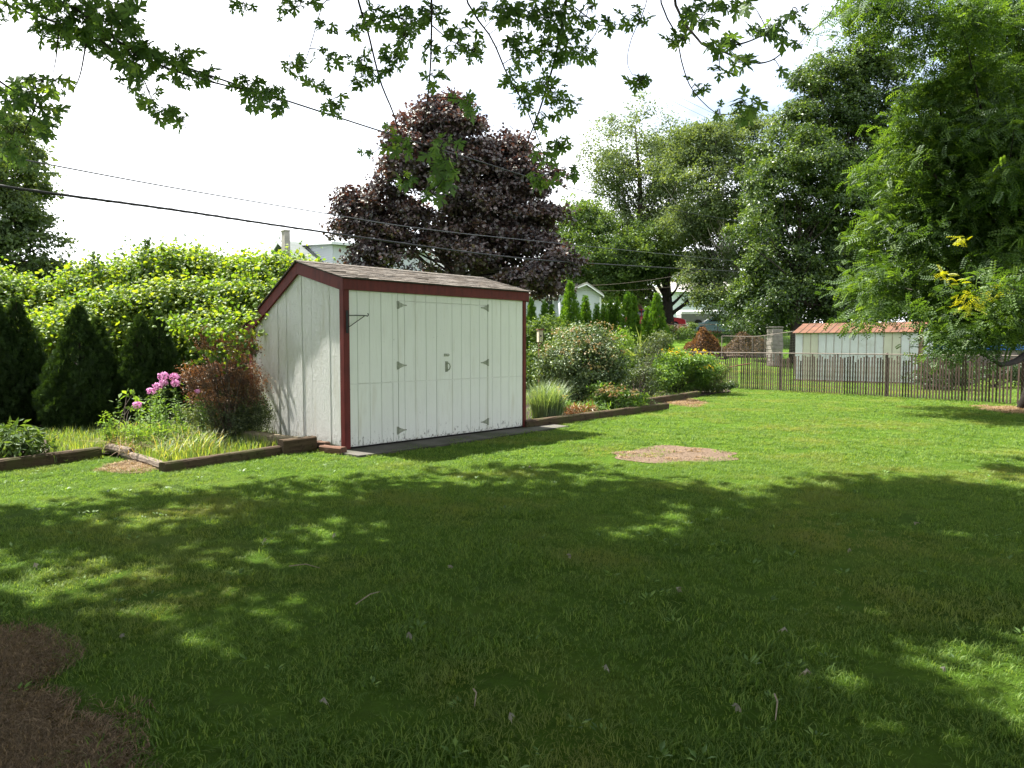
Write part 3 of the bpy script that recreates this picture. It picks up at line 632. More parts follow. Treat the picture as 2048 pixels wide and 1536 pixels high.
b.box(X(1040), X(1120)-.001, 1.2, 5, 0, Z(592)); clap(b, X(1040), X(1120)-.001, 1.2, 0, Z(592)); b.build('wall', M['sideg'], gh)
b = MB()
for s, (xa, za, xb, zb_) in enumerate(((X(1114), Z(593), X(1171), Z(569.5)), (X(1171), Z(569.5), X(1205), Z(592.5)))): b.prism([(xa, za), (xb, zb_), (xb, zb_+.12), (xa, za+.12)], -.35, 5.2, 'y')
b.add([(X(1035), .9, Z(592.5)), (X(1114), .9, Z(592.5)), (X(1160), 3.2, Z(571)), (X(1040), 3.2, Z(571)), (X(1040), 5.5, Z(592)), (X(1160), 5.5, Z(592))], [(0, 1, 2, 3), (3, 2, 5, 4)]); b.build('roof', M['tanroof'], gh)
b = MB(); b.prism([(X(1112), Z(595)), (X(1171), Z(571.5)), (X(1171), Z(569)), (X(1112), Z(592.5))], -.40, -.352, 'y'); b.prism([(X(1171)+.001, Z(571.5)), (X(1206), Z(595)), (X(1206), Z(592)), (X(1171)+.001, Z(569))], -.40, -.352, 'y'); b.box(X(1199), X(1202.5), -.06, -.02, 0, Z(594)); b.box(X(1035), X(1114), .86, .898, Z(595), Z(591)); b.build('white_trim', M['trimw'], gh)
wf = MB(); wf.box(X(1097), X(1099.5), 1.14, 1.18, Z(619), Z(598)); wf.box(X(1111), X(1113.5), 1.14, 1.18, Z(619), Z(598)); wf.box(X(1099.51), X(1110.9), 1.14, 1.18, Z(600), Z(598)); wf.box(X(1099.51), X(1110.9), 1.14, 1.18, Z(619), Z(617.5)); wf.box(X(1099.51), X(1110.9), 1.145, 1.18, Z(609.4), Z(608.4)); w_ = wf.build('window', M['trimw'], gh)
MB().box(X(1099.5), X(1111), 1.182, 1.199, Z(618), Z(599)).build('pane', M['glass'], w_)
# pale building farther back
bp = D(1410, 600, 78); bz = float(terrain(bp[0], 78)); fb = thing('building', (bp[0], bp[1], bz), 'long pale blue grey wall glimpsed between the far trees above the grey trailer', 'building', rz=.05)
kz = 78/FPX; b = MB(); b.box(-(70)*kz, 75*kz, 0, 8, 0, EYE+(687-585)*kz-bz); clap(b, -70*kz, 75*kz, 0, 0, EYE+(687-585)*kz-bz, .3); b.build('wall', M['blockw'], fb)
b = MB(); zt_ = EYE+(687-585)*kz-bz; b.prism([(-.5, zt_), (8.5, zt_), (4, zt_+1.4)], -72*kz, 77*kz, 'x'); b.build('roof', M['tanroof'], fb)

# ---------------------------------------------------------------- vehicles
def paint(name, c): return simple(name, c, .28, .03, 1, 0, .0, .6)
M['tyre'] = simple('tyre_rubber', (.02, .02, .02), .8); M['rim'] = simple('wheel_rim', (.45, .45, .46), .35, .1, 5, 0, .7)
M['lampw'] = simple('headlamp_lens', (.6, .62, .62), .2, .05, 3, 0, 0, .8)
def vehicle(name, label, cat, loc, rz, pm, prof, cabin, Lc, Wc, wheels, wr=.34, tail=.05):
    """prof: lower body side outline; cabin: glasshouse outline; both (along, up)"""
    o = thing(name, loc, label, cat, rz=rz)
    def loft(poly, w0, w1, zlo, zhi):
        mb = MB(); n = len(poly); V = []
        for s, k in ((-1, 1), (-1, .0), (1, .0), (1, 1)): pass
        rings = [(-1, 0), (-1, 1), (1, 1), (1, 0)]
        for y, inner in ((-1, 1), (-1, 0), (1, 0), (1, 1)):
            for (a, z) in poly:
                f = np.clip((z-zlo)/(zhi-zlo), 0, 1); ww = (w0+(w1-w0)*f)/2; ca = sum(p[0] for p in poly)/n; cz = sum(p[1] for p in poly)/n
                if inner: V.append((ca+(a-ca)*.975, y*ww, cz+(z-cz)*.96))
                else: V.append((a, y*(ww-.05), z))
        F = [tuple(range(n)), tuple(range(3*n, 4*n))[::-1]]+[(r*n+i, (r+1)*n+i, (r+1)*n+(i+1) % n, r*n+(i+1) % n) for r in range(3) for i in range(n)]
        return mb.add(V, F)
    zl = min(p[1] for p in prof); zh = max(p[1] for p in prof)
    loft(prof, Wc, Wc*.94, zl, zh).build('body', pm, o, smooth=False)
    cl = min(p[1] for p in cabin); chh = max(p[1] for p in cabin)
    loft(cabin, Wc*.9, Wc*.74, cl, chh).build('cabin', pm, o)
    ca = np.mean([p[0] for p in cabin]); b = MB()
    for y in (-1, 1):
        inn = [(ca+(a-ca)*.86, cl+.05+(z-cl)*.80) for a, z in cabin]; a0, a1 = min(p[0] for p in inn), max(p[0] for p in inn)
        ng = 3
        for q in range(ng):
            lo, hi = a0+(a1-a0)*q/ng+.03, a0+(a1-a0)*(q+1)/ng-.03; pts = []
            def topz(a):
                zs = []
                for i in range(len(inn)):
                    p, r_ = inn[i], inn[(i+1) % len(inn)]
                    if min(p[0], r_[0])-1e-6 <= a <= max(p[0], r_[0])+1e-6 and abs(p[0]-r_[0]) > 1e-6: zs.append(p[1]+(r_[1]-p[1])*(a-p[0])/(r_[0]-p[0]))
                return (min(zs), max(zs)) if zs else (cl+.05, cl+.1)
            pl = [(lo, topz(lo)[0]), (hi, topz(hi)[0]), (hi, topz(hi)[1]), ((lo+hi)/2, topz((lo+hi)/2)[1]), (lo, topz(lo)[1])]
            V = []
            for yy in (0, .012):
                for a, z in pl: f = (z-cl)/(chh-cl); ww = (Wc*.9+(Wc*.74-Wc*.9)*f)/2; V.append((a, y*(ww+.004+yy), z))
            n = 5; mb = MB(); mb.add(V, [tuple(range(n)), tuple(range(n, 2*n))[::-1]]+[(i, (i+1) % n, n+(i+1) % n, n+i) for i in range(n)]); mb.build('side_window', M['glass'], o)
    fr = sorted(cabin, key=lambda p: p[0]); 
    for e, nm in ((max(cabin, key=lambda p: p[0]-p[1]*.01), 'windscreen'), (min(cabin, key=lambda p: p[0]+p[1]*.01), 'rear_window')):
        tp = [p for p in cabin if p[1] > chh-.12]; t_ = max(tp, key=lambda p: p[0]) if nm == 'windscreen' else min(tp, key=lambda p: p[0]); sg = 1 if nm == 'windscreen' else -1
        V = []
        for q in (.012, .03):
            for f, ww in ((.12, .80), (.9, .66)):
                a = e[0]+(t_[0]-e[0])*f; z = e[1]+(t_[1]-e[1])*f
                for y in (-1, 1): V.append((a+sg*q, y*Wc*ww/2, z+q))
        MB().add(V, [(0, 1, 3, 2), (4, 6, 7, 5), (0, 2, 6, 4), (1, 5, 7, 3), (0, 4, 5, 1), (2, 3, 7, 6)]).build(nm, M['glass'], o)
    for wx in wheels:
        for y in (-1, 1):
            b = MB(); A = [(wx+wr*math.cos(a), wr+wr*math.sin(a)) for a in np.linspace(0, 6.2832, 19)[:-1]]; b.prism(A, min(y*(Wc/2-.2), y*(Wc/2+.015)), max(y*(Wc/2-.2), y*(Wc/2+.015)), 'y')
            wl = b.build('wheel', M['tyre'], o); b = MB(); A = [(wx+wr*.6*math.cos(a), wr+wr*.6*math.sin(a)) for a in np.linspace(0, 6.2832, 15)[:-1]]; b.prism(A, min(y*(Wc/2+.0155), y*(Wc/2+.03)), max(y*(Wc/2+.0155), y*(Wc/2+.03)), 'y'); b.build('rim', M['rim'], wl)
    xf = max(p[0] for p in prof)
    for y in (-1, 1): MB().box(xf-.12, xf+.012, min(y*Wc*.3, y*Wc*.43), max(y*Wc*.3, y*Wc*.43), zh*.62, zh*.78, ch=.01).build('headlight', M['lampw'], o)
    MB().box(xf-.05, xf+.05, -Wc*.45, Wc*.45, zl+.02, zl+.2, ch=.03).build('bumper', M['rim'], o)
    return o
M['carred'] = paint('bright_red_car_paint', (.62, .015, .03)); M['carblue'] = paint('pale_blue_car_paint', (.30, .46, .50))
vp = D(1310, 650, 57); vz = float(terrain(vp[0], 57))+.0
vehicle('parked_car', 'bright red car parked among the small arborvitae, in front of the thick dark trunk', 'car', (vp[0]-.05, vp[1], vz+.02), -.12, M['carred'],
        [(-2.3, .45), (-2.32, .85), (-2.2, 1.02), (1.0, 1.05), (1.9, .92), (2.25, .78), (2.3, .42), (1.9, .3), (-2.0, .3)],
        [(-2.15, 1.0), (-1.85, 1.52), (-.9, 1.62), (.1, 1.58), (1.1, 1.03)], 4.6, 1.8, (-1.45, 1.45))
vp = D(1432, 665, 53); vz = float(terrain(vp[0], 53))
vehicle('parked_car', 'pale blue car half hidden by weeds at the far wire fence, below the grey trailer', 'car', (vp[0]+.3, vp[1], vz), math.pi-.1, M['carblue'],
        [(-2.2, .4), (-2.25, .75), (-2.1, .9), (1.0, .92), (1.9, .8), (2.2, .62), (2.2, .35), (1.9, .25), (-2.0, .25)],
        [(-1.9, .88), (-1.2, 1.32), (-.3, 1.42), (.4, 1.34), (1.2, .9)], 4.4, 1.7, (-1.4, 1.4), .31)
# grey trailer, the highlight along its top put into a white roof colour
M['trail'] = simple('grey_trailer_side', (.24, .235, .25), .55, .08, 2, .1); M['trailtop'] = simple('trailer_roof_highlight', (.85, .85, .85), .35, .02, 2, 0)
tp = D(1408, 650, 62); tz = float(terrain(tp[0], 62)); tr = thing('trailer', (tp[0], tp[1], tz), 'grey ribbed enclosed trailer with a highlight painted white on its roof behind the pale blue car', 'trailer', rz=-.04)
kz = 62/FPX; th = EYE+(687-620)*kz-tz; b = MB(); b.box(-45*kz, 42*kz, 0, 2.2, .45, th-.35, ch=.04); b.build('body', M['trail'], tr)
b = MB(); b.prism([(-.03, th-.345), (2.23, th-.345), (2.2, th-.12), (1.8, th), (.4, th), (0, th-.12)], -45.5*kz, 42.5*kz, 'x'); b.build('roof', M['trailtop'], tr)
for i in range(12): MB().box(-43*kz+i*.31, -43*kz+i*.31+.05, -.02, -.0005, .5, th-.4).build('side_rib', M['trail'], tr)
for wx in (-.5, .45): b = MB(); b.prism([(wx+.33*math.cos(a), .33+.33*math.sin(a)) for a in np.linspace(0, 6.2832, 17)[:-1]], -.12, -.025, 'y'); b.build('wheel', M['tyre'], tr)

# ---------------------------------------------------------------- smaller things beyond the fence
M['stone'] = simple('grey_stone_column', (.19, .17, .15), .9, .3, 5, .7)
cpt = D(1549, 704, 36); cz = float(terrain(cpt[0], 36)); cl = thing('stone_pillar', (cpt[0], cpt[1], cz), 'square grey stone pillar standing left of the metal shed', 'pillar', rz=.2)
hh = EYE+(687-656)*36/FPX-cz; zc = 0; i = 0
while zc < hh-.05:
    b = MB(); q = .27+.012*rs.normal(); b.box(-q, q, -q, q, zc+.006, min(zc+.2, hh), ch=.012); b.build('block', M['stone'], cl); zc += .2
MB().box(-.29, .29, -.29, .29, hh+.002, hh+.06, ch=.015).build('capstone', M['stone'], cl)
# sagging wire fence between the yards
wpx = [(1444, 672), (1505, 673), (1530, 671), (1592, 662)]
wf = D(1444, 672, 34); fz = float(terrain(wf[0], 34)); wfn = thing('wire_fence', (wf[0], wf[1], fz), 'light wire fence with thin posts sagging behind the brush piles towards the metal shed', 'fence')
org = np.array([wf[0], wf[1], fz]); tops = [D(px, py, 34-(px-1444)*.012) for px, py in wpx]
for q, (px, py) in zip(tops, wpx):
    b = MB(); gz_ = float(terrain(q[0], q[1])); b.tube([(q[0]-org[0], q[1]-org[1], gz_-org[2]-.1), (q[0]-org[0], q[1]-org[1], q[2]-org[2])], .024, 6); b.build('post', M['rail'], wfn)
cv = curve_pts(tops, 20)-org; MB().tube(cv, .016, 5).build('top_rail', M['rail'], wfn)
b = MB()
for k in range(1, 9):
    b.tube([(p[0], p[1], p[2]-k*.11) for p in cv], .0035, 3, cap=False)
for i in range(60):
    p = curve_pts(tops, 60)[i]-org; b.tube([p, p-np.array([0, 0, .95])], .003, 3, cap=False)
b.build('wire_mesh', M['wire'], wfn)
# back boundary chain link fence
bp0, bp1 = D(1330, 649, 50), D(1462, 652, 50); b0 = np.array([bp0[0], bp0[1], float(terrain(bp0[0], 50))]); bf = thing('chain_link_fence', tuple(b0), 'far chain link fence overgrown with weeds in front of the two cars', 'fence'); n = 6
hb = bp0[2]-b0[2]
for i in range(n): x = i*(bp1[0]-bp0[0])/(n-1); MB().tube([(x, 0, -.1), (x, 0, hb+.05)], .03, 6).build('post', M['rail'], bf)
MB().tube([(0, 0, hb), (bp1[0]-bp0[0], 0, hb)], .022, 5).build('top_rail', M['rail'], bf); b = MB()
for s in (-1, 1):
    for i in range(60):
        x = i*.09; 
        if x+s*.5 < 0 or x+s*.5 > bp1[0]-bp0[0] or x > bp1[0]-bp0[0]: continue
        b.tube([(x, s*.01, .02), (x+s*.5, s*.01, hb)], .004, 3, cap=False)
b.build('wire_mesh', M['wire'], bf)
# swimming pool
M['poolblue'] = simple('blue_pool_rim', (.05, .16, .48), .4, .1, 2, 0); M['poolwall'] = simple('grey_brown_pool_wall', (.16, .13, .11), .6, .2, 2, .1)
pp = D(2075, 700, 35); pz = float(terrain(pp[0], 35)); pl = thing('swimming_pool', (pp[0], pp[1]+3, pz), 'round above ground pool with a blue rim behind the right end of the slatted fence', 'pool')
def ring(r0, r1, z0, z1, n=36):
    V = []; 
    for a in np.linspace(0, 2*math.pi, n+1)[:-1]: V += [(r0*math.cos(a), r0*math.sin(a), z0), (r1*math.cos(a), r1*math.sin(a), z0), (r1*math.cos(a), r1*math.sin(a), z1), (r0*math.cos(a), r0*math.sin(a), z1)]
    F = []
    for i in range(n):
        j = (i+1) % n
        for k in range(4): F.append((i*4+k, j*4+k, j*4+(k+1) % 4, i*4+(k+1) % 4))
    return V, F
ph = EYE+(687-690)*32/FPX-pz
MB().add(*ring(2.95, 3.0, 0, ph-.25)).build('pool_wall', M['poolwall'], pl); MB().add(*ring(2.9, 3.06, ph-.249, ph)).build('rim', M['poolblue'], pl)
A = [(2.89*math.cos(a), 2.89*math.sin(a)) for a in np.linspace(0, 6.2832, 37)[:-1]]; MB().prism(A, ph-.4, ph-.28, 'z').build('water', M['glass'], pl)
for i in range(14): a = i/14*6.283; MB().box(3.0*math.cos(a)-.05, 3.0*math.cos(a)+.05, 3.05*math.sin(a)-.05, 3.05*math.sin(a)+.05, 0, ph-.251).build('upright', M['rail'], pl)
# cream box on a rusty post by the round bush
M['cream'] = simple('cream_painted_box', (.50, .45, .33), .7, .15, 10, .3, dirt=(.32, .22, .15)); M['rustpost'] = simple('rusty_post', (.13, .055, .035), .85, .4, 12, .5)
qp = D(1080, 658, 17.6); qo = thing('birdhouse', (qp[0], qp[1], 0), 'narrow cream birdhouse on a rusty post between the shed and the round bush', 'birdhouse', rz=.3)
MB().tube([(0, 0, 0), (0, 0, 1.55)], .045, 8).build('post', M['rustpost'], qo); b = MB(); b.box(-.055, .055, -.06, .06, 1.551, qp[2]-.03, ch=.004); b.build('box', M['cream'], qo)
MB().box(-.075, .075, -.09, .08, qp[2]-.029, qp[2], ch=.004).build('lid', M['rustpost'], qo)
b = MB(); b.prism([(.022*math.cos(a), 1.70+.022*math.sin(a)) for a in np.linspace(0, 6.283, 13)[:-1]], -.062, -.0602, 'y'); b.build('entrance_hole', M['dark'], qo)
# leaning brown stick by the yellow flowers
a, c = D(1456, 735, 24.6), D(1502, 727, 24.2); MBs = MB().tube([a, (a+c)/2+[0, 0, .01], c], [.022, .02, .014], 6); o = MBs.build('garden_stake', M['rustpost'], origin=a); tag(o, 'brown stake lying against the slatted fence above the yellow flowers', 'stake')

# ---------------------------------------------------------------- overhead wires
M['cable'] = simple('black_cable', (.030, .030, .034), .6); M['cableg'] = simple('grey_cable', (.10, .10, .115), .5)
def cable(pts, Y0, Y1, r0, mat, label, twist=False):
    x0, x1 = pts[0][0], pts[-1][0]; W = []
    for px, py in pts: f = (px-x0)/(x1-x0); W.append(D(px, py, 1/((1-f)/Y0+f/Y1)))
    c = curve_pts(W, 48); b = MB(); b.tube(c, r0, 6)
    if twist:
        q = c.copy(); k = np.arange(len(c)); fine = curve_pts(W, 260); a = np.arange(261)*.9; b.tube(fine+np.stack([a*0, np.cos(a)*r0*.75, np.sin(a)*r0*.75], 1), r0*.4, 4)
    o = b.build('power_line', M[mat], origin=c[24], smooth=True); return tag(o, label, 'power line', 'overhead wires')
cable([(-700, 262), (0, 372), (350, 420), (640, 463), (1000, 512), (1200, 528), (1475, 543)], 7.5, 44, .022, 'cable', 'thickest black bundled cable, crossing low over the shed roof', True)
cable([(-560, 205), (45, 319), (350, 376), (640, 425), (850, 458), (1100, 485), (1480, 523)], 8.5, 44, .012, 'cableg', 'thin grey wire running just above the thick black cable')
cable([(-500, -180), (0, 5), (440, 158), (585, 205), (780, 268), (950, 320), (1100, 365), (1300, 411), (1490, 445)], 6.5, 44, .014, 'cable', 'single dark wire slanting from the top left corner across the purple tree')
cable([(860, 68), (1190, 122), (1430, 228)], 52, 60, .012, 'cableg', 'upper of the two faint wires in the bright sky above the far trees')
cable([(860, 78), (1180, 131), (1415, 236)], 52, 60, .012, 'cableg', 'lower of the two faint wires in the bright sky above the far trees')
cable([(1140, 190), (1200, 212), (1262, 234)], 56, 60, .012, 'cableg', 'short faint wire just left of the tall pale green tree')
cable([(1085, 569), (1200, 570), (1300, 560), (1400, 543)], 42, 46, .012, 'rail', 'pale service wire rising right from the ridge of the low white house')
cable([(1120, 581), (1250, 581), (1340, 574), (1400, 566)], 42, 46, .009, 'rail', 'thin pale wire just under the service wire of the low white house')

# ---------------------------------------------------------------- brush piles
M['brush'] = leafmat('dead_leaf_brush', [(.05, .036, .028), (.12, .085, .06), (.24, .16, .10)], .12, .03); M['brusho'] = leafmat('orange_dead_brush', [(.06, .035, .022), (.17, .08, .035), (.30, .15, .065)], .15, .03)
M['mound'] = simple('dark_compost', (.07, .05, .035), .95, .4, 8, .9)
def pile(px, Y, wpx_, ptop, label, mt, seed, top=None):
    rg_ = np.random.default_rng(seed); c = D(px, 690, Y); z = float(terrain(c[0], Y)); k = Y/FPX; w_ = wpx_*k; h = EYE+(687-ptop)*k-z
    o = thing('brush_pile', (c[0], c[1], z), label, 'brush pile', 'brush piles behind the slatted fence')
    g = np.linspace(-1, 1, 17); X_, Y_ = np.meshgrid(g, g); r = np.sqrt(X_**2+Y_**2); Zz = h*.9*np.clip(1-r**2.6, 0, 1)*(1+.25*np.sin(X_*4+seed)*np.cos(Y_*4)+.12*np.sin(X_*9+2*seed))-.03
    i_ = np.arange(289).reshape(17, 17); F = np.stack([i_[:-1, :-1].ravel(), i_[:-1, 1:].ravel(), i_[1:, 1:].ravel(), i_[1:, :-1].ravel()], 1)
    link('mound', mesh_np('mound', np.stack([X_.ravel()*w_/2*1.05, Y_.ravel()*w_*.4, Zz.ravel()], 1), F, M['mound'], smooth=True), o)
    n = 5200; a = rg_.random(n)*6.283; q = np.sqrt(rg_.random(n)); x, y = q*np.cos(a), q*np.sin(a); zz_ = h*.93*np.clip(1-q**2.6, 0, 1)*(1+.25*np.sin(x*4+seed)*np.cos(y*4)+.12*np.sin(x*9+2*seed))+rg_.random(n)*.07
    P = np.stack([x*w_/2*1.05, y*w_*.4, zz_], 1); V, F, t = scatter(rg_, P, rg_.normal(size=(n, 3))+[0, 0, .6], rg_.normal(size=(n, 3)), .05+.12*rg_.random(n)**2, T_leaf(.45), rg_.random(n))
    s = link('dead_leaves', mesh_np('dead_leaves', V, F, M[mt], attr=t), o); s['kind'] = 'stuff'
    b = MB()
    for i in range(60): a_, q_ = rg_.random()*6.28, rg_.random()**.5; p = np.array([q_*math.cos(a_)*w_/2, q_*math.sin(a_)*w_*.4, h*(1-q_**1.5)]); d = unit(rg_.normal(size=3)*[1, 1, .4])*.3; b.tube([p-d, p+rg_.normal(size=3)*.03, p+d], .008, 3)
    s = b.build('twigs', M['timber'], o); s['kind'] = 'stuff'; return o
pile(1405, 40, 84, 668, 'taller brush pile topped with orange dead leaves', 'brusho', 1); pile(1495, 41, 112, 674, 'wide low grey brown brush pile left of the stone pillar', 'brush', 2)
# ---------------------------------------------------------------- leaf materials
LM = {}
LM['maple'] = leafmat('silver_maple_leaf', [(.06, .12, .05), (.10, .18, .065), (.17, .26, .06)], .58, .04)  # tones lifted to carry the pale veil of lens flare
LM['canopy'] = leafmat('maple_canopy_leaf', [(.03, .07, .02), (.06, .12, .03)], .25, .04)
LM['vine'] = leafmat('vine_leaf_tones', [(.030, .070, .015), (.075, .15, .018), (.125, .21, .024), (.20, .265, .030)], .46, .07)
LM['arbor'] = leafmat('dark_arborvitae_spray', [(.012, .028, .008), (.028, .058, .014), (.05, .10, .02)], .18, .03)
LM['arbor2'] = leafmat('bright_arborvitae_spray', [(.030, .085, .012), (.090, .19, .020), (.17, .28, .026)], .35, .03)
LM['purple'] = leafmat('purple_maple_leaf', [(.026, .016, .019), (.058, .034, .034), (.115, .075, .068)], .20, .13, back=(1.8, .9, .55), grough=.5)
LM['grey'] = leafmat('grey_green_tree_leaf', [(.045, .075, .028), (.09, .13, .05), (.12, .17, .06)], .30, .04)
LM['pale'] = leafmat('pale_green_tree_leaf', [(.05, .080, .030), (.095, .140, .058), (.155, .205, .085)], .36, .045)
LM['mid'] = leafmat('mid_green_tree_leaf', [(.035, .07, .02), (.08, .135, .035), (.13, .20, .045)], .34, .04)
LM['dark'] = leafmat('glossy_dark_tree_leaf', [(.020, .040, .012), (.043, .082, .022), (.100, .155, .035)], .32, .06, grough=.42)
LM['locust'] = leafmat('feathery_locust_leaf', [(.030, .065, .014), (.058, .115, .022), (.11, .185, .034)], .42, .05)
LM['yellow'] = leafmat('yellowing_locust_leaf', [(.22, .28, .02), (.42, .40, .02)], .45, .05)
LM['bronze'] = leafmat('bronze_shrub_leaf', [(.06, .03, .018), (.15, .075, .035), (.26, .15, .06)], .25, .12, back=(1.6, 1.0, .5))
LM['olive'] = leafmat('olive_shrub_leaf', [(.03, .05, .018), (.07, .105, .035), (.13, .17, .06)], .28, .10)
LM['round'] = leafmat('round_bush_leaf', [(.035, .075, .018), (.085, .14, .035), (.14, .19, .055)], .25, .12)
LM['pinktip'] = leafmat('pinkish_young_leaf', [(.15, .19, .06), (.24, .23, .10), (.33, .25, .14)], .3, .08, back=(1.5, 1.0, .6))
LM['peren'] = leafmat('bright_perennial_leaf', [(.05, .11, .02), (.10, .20, .03), (.18, .29, .045)], .4, .08)
LM['blade'] = leafmat('long_bed_grass', [(.07, .13, .04), (.13, .22, .05), (.26, .30, .08), (.38, .33, .14)], .4, .08)
LM['bluegrass'] = leafmat('blue_green_grass_clump', [(.08, .14, .06), (.15, .22, .10), (.24, .30, .14)], .35, .12)
LM['pink'] = leafmat('pink_phlox_petal', [(.50, .16, .38), (.70, .34, .58), (.80, .52, .70)], .3, .02, back=(1.2, 1.0, 1.2))
LM['yflower'] = leafmat('golden_flower', [(.65, .42, .02), (.80, .60, .03)], .3, .02, back=(1.2, 1.0, .6))
LM['straw'] = leafmat('dry_straw', [(.13, .08, .045), (.24, .16, .09), (.38, .28, .17)], .2, .04)
LM['deadgrass'] = leafmat('dead_brown_grass', [(.085, .060, .035), (.18, .125, .075), (.32, .235, .15)], .2, .03)
LM['lawn'] = leafmat('mown_lawn_blade', [(.062, .122, .027), (.116, .208, .038), (.19, .270, .058)], .42, .02, posvar=(.55, (.23, .235, .070), .50, .76), back=(1.55, 1.5, .7))
BARK = simple('grey_brown_bark', (.085, .068, .052), .95, .4, 4, .8); BARKD = simple('dark_bark', (.035, .028, .024), .95, .4, 4, .8); TWIG = simple('thin_twig_bark', (.045, .035, .030), .9, .3, 9, .3)
PALEB = simple('pale_bark', (.30, .27, .23), .9, .4, 3, .6)

def LL(lst, Y, dY=0, deep=1.0, seed=0, jit=.5):
    r_ = np.random.default_rng(seed); return [Lp(*q[:4], Y, dY+r_.normal()*jit, deep) for q in lst]
def base_at(px, Y): c = D(px, 690, Y); return np.array([c[0], c[1], float(terrain(c[0], Y))])
def trunk_to(b, *pts): return [b]+[np.array(p) for p in pts]

# ---------------------------------------------------------------- background trees
b = base_at(925, 27)
tree('purple_maple_tree', 'broad purple leaved maple tree rising behind the white shed', 'tree', b, [b, D(922, 560, 27), D(905, 440, 27), D(890, 300, 27), D(900, 230, 27)], .27,
     LL([(905, 238, 50, 30), (860, 262, 55, 38), (930, 275, 75, 48), (830, 300, 45, 38), (1000, 320, 60, 42), (780, 345, 52, 42), (870, 340, 80, 48), (960, 360, 90, 48), (1045, 365, 45, 42), (730, 398, 48, 34), (698, 402, 22, 18), (800, 410, 72, 42),
         (890, 420, 70, 45), (1000, 430, 75, 40), (1075, 440, 38, 48), (718, 458, 36, 34), (760, 470, 55, 30), (850, 490, 60, 28), (960, 490, 62, 36), (1050, 500, 55, 34), (742, 525, 44, 28), (800, 535, 60, 28), (890, 545, 60, 28), (980, 550, 55, 26), (1060, 548, 58, 34), (1092, 515, 30, 42), (1080, 572, 30, 20)], 27, seed=1, jit=.7, deep=.75),
     LM['purple'], BARKD, 21, nclump=2300, per=44, bough=(200, .60, .7), cr=.16, size=.135, T=T_leaf(.85, .1), nl=90, flat=.55, rand=.75, tvar=.8, inner=.3, outb=.4)
b = base_at(-30, 31)
tree('tall_tree', 'tall grey green tree at the left edge, beyond the vine hedge', 'tree', b, [b, D(-25, 450, 31), D(-20, 260, 31), D(-15, 170, 31)], .3,
     LL([(-20, 190, 50, 40), (15, 240, 55, 45), (-40, 290, 70, 60), (40, 300, 50, 45), (10, 360, 75, 50), (60, 375, 40, 40), (0, 440, 85, 55), (70, 450, 42, 45), (30, 520, 80, 50), (88, 525, 36, 38), (50, 570, 75, 35), (-60, 400, 80, 90), (-70, 540, 80, 60)], 31, seed=2, jit=1.0),
     LM['grey'], BARK, 22, nclump=1100, bough=(95, .7, .85), per=36, cr=.20, size=.17, nl=50, tvar=.7)
b = base_at(1275, 60)
tree('cottonwood_tree', 'tall airy pale green tree with an open top, left of centre in the far row', 'tree', b, [b, D(1278, 500, 60), D(1280, 380, 60), D(1270, 250, 60)], .4,
     LL([(1340, 400, 40, 50), (1360, 460, 40, 50), (1240, 330, 34, 34), (1320, 340, 40, 50), (1270, 245, 20, 26), (1262, 285, 30, 32), (1225, 295, 24, 40), (1195, 300, 17, 34), (1190, 340, 15, 30), (1300, 300, 34, 40), (1345, 280, 34, 30), (1375, 285, 25, 30), (1240, 350, 40, 36), (1300, 370, 48, 44), (1345, 345, 40, 44), (1215, 400, 34, 30), (1270, 430, 58, 42), (1330, 430, 44, 50), (1230, 470, 45, 40), (1300, 490, 60, 45)], 60, seed=3, jit=1.5),
     LM['pale'], BARK, 23, nclump=1300, bough=(120, .95, 1.15), per=34, cr=.30, size=.19, nl=60, tvar=.6, droop=.3, inner=.2, flat=.9)
b = base_at(1170, 54)
tree('bushy_tree', 'wide bushy mid green tree just right of the purple maple', 'tree', b, [b, D(1172, 560, 54), D(1175, 450, 54)], .35,
     LL([(1150, 425, 40, 28), (1185, 440, 40, 34), (1135, 470, 36, 40), (1210, 480, 45, 40), (1165, 500, 48, 42), (1130, 530, 34, 40), (1195, 550, 55, 38), (1245, 530, 40, 45), (1150, 575, 40, 30), (1240, 585, 45, 30)], 54, seed=4, jit=1.2),
     LM['mid'], BARK, 24, nclump=1100, bough=(90, 1.0, .9), per=34, cr=.26, size=.20, nl=30, tvar=.7)
b = base_at(1335, 56)
tree('thick_trunk_tree', 'tree with a very thick dark trunk and a leaning limb, standing over the red car', 'tree', b, [b, D(1334, 600, 56), D(1328, 520, 56), D(1310, 440, 56)], .50,
     LL([(1290, 530, 55, 32), (1250, 560, 45, 32), (1330, 520, 50, 34), (1375, 560, 42, 26), (1270, 585, 35, 22), (1400, 590, 40, 16), (1350, 500, 50, 40), (1290, 480, 60, 35)], 56, seed=5, jit=1.2),
     LM['mid'], BARKD, 25, nclump=700, bough=(60, .95, .8), per=34, cr=.26, size=.19, nl=24, tvar=.5)
mb = MB(); mb.tube([D(1338, 632, 55.9), D(1372, 606, 55.5), D(1402, 578, 55.3), D(1445, 566, 55)], [.16, .13, .10, .04], 7)
o = [x for x in COL.objects if x.get('label', '').startswith('tree with a very thick')][0]; mb.build('limb', BARKD, o, origin=b)
b = base_at(1492, 50)
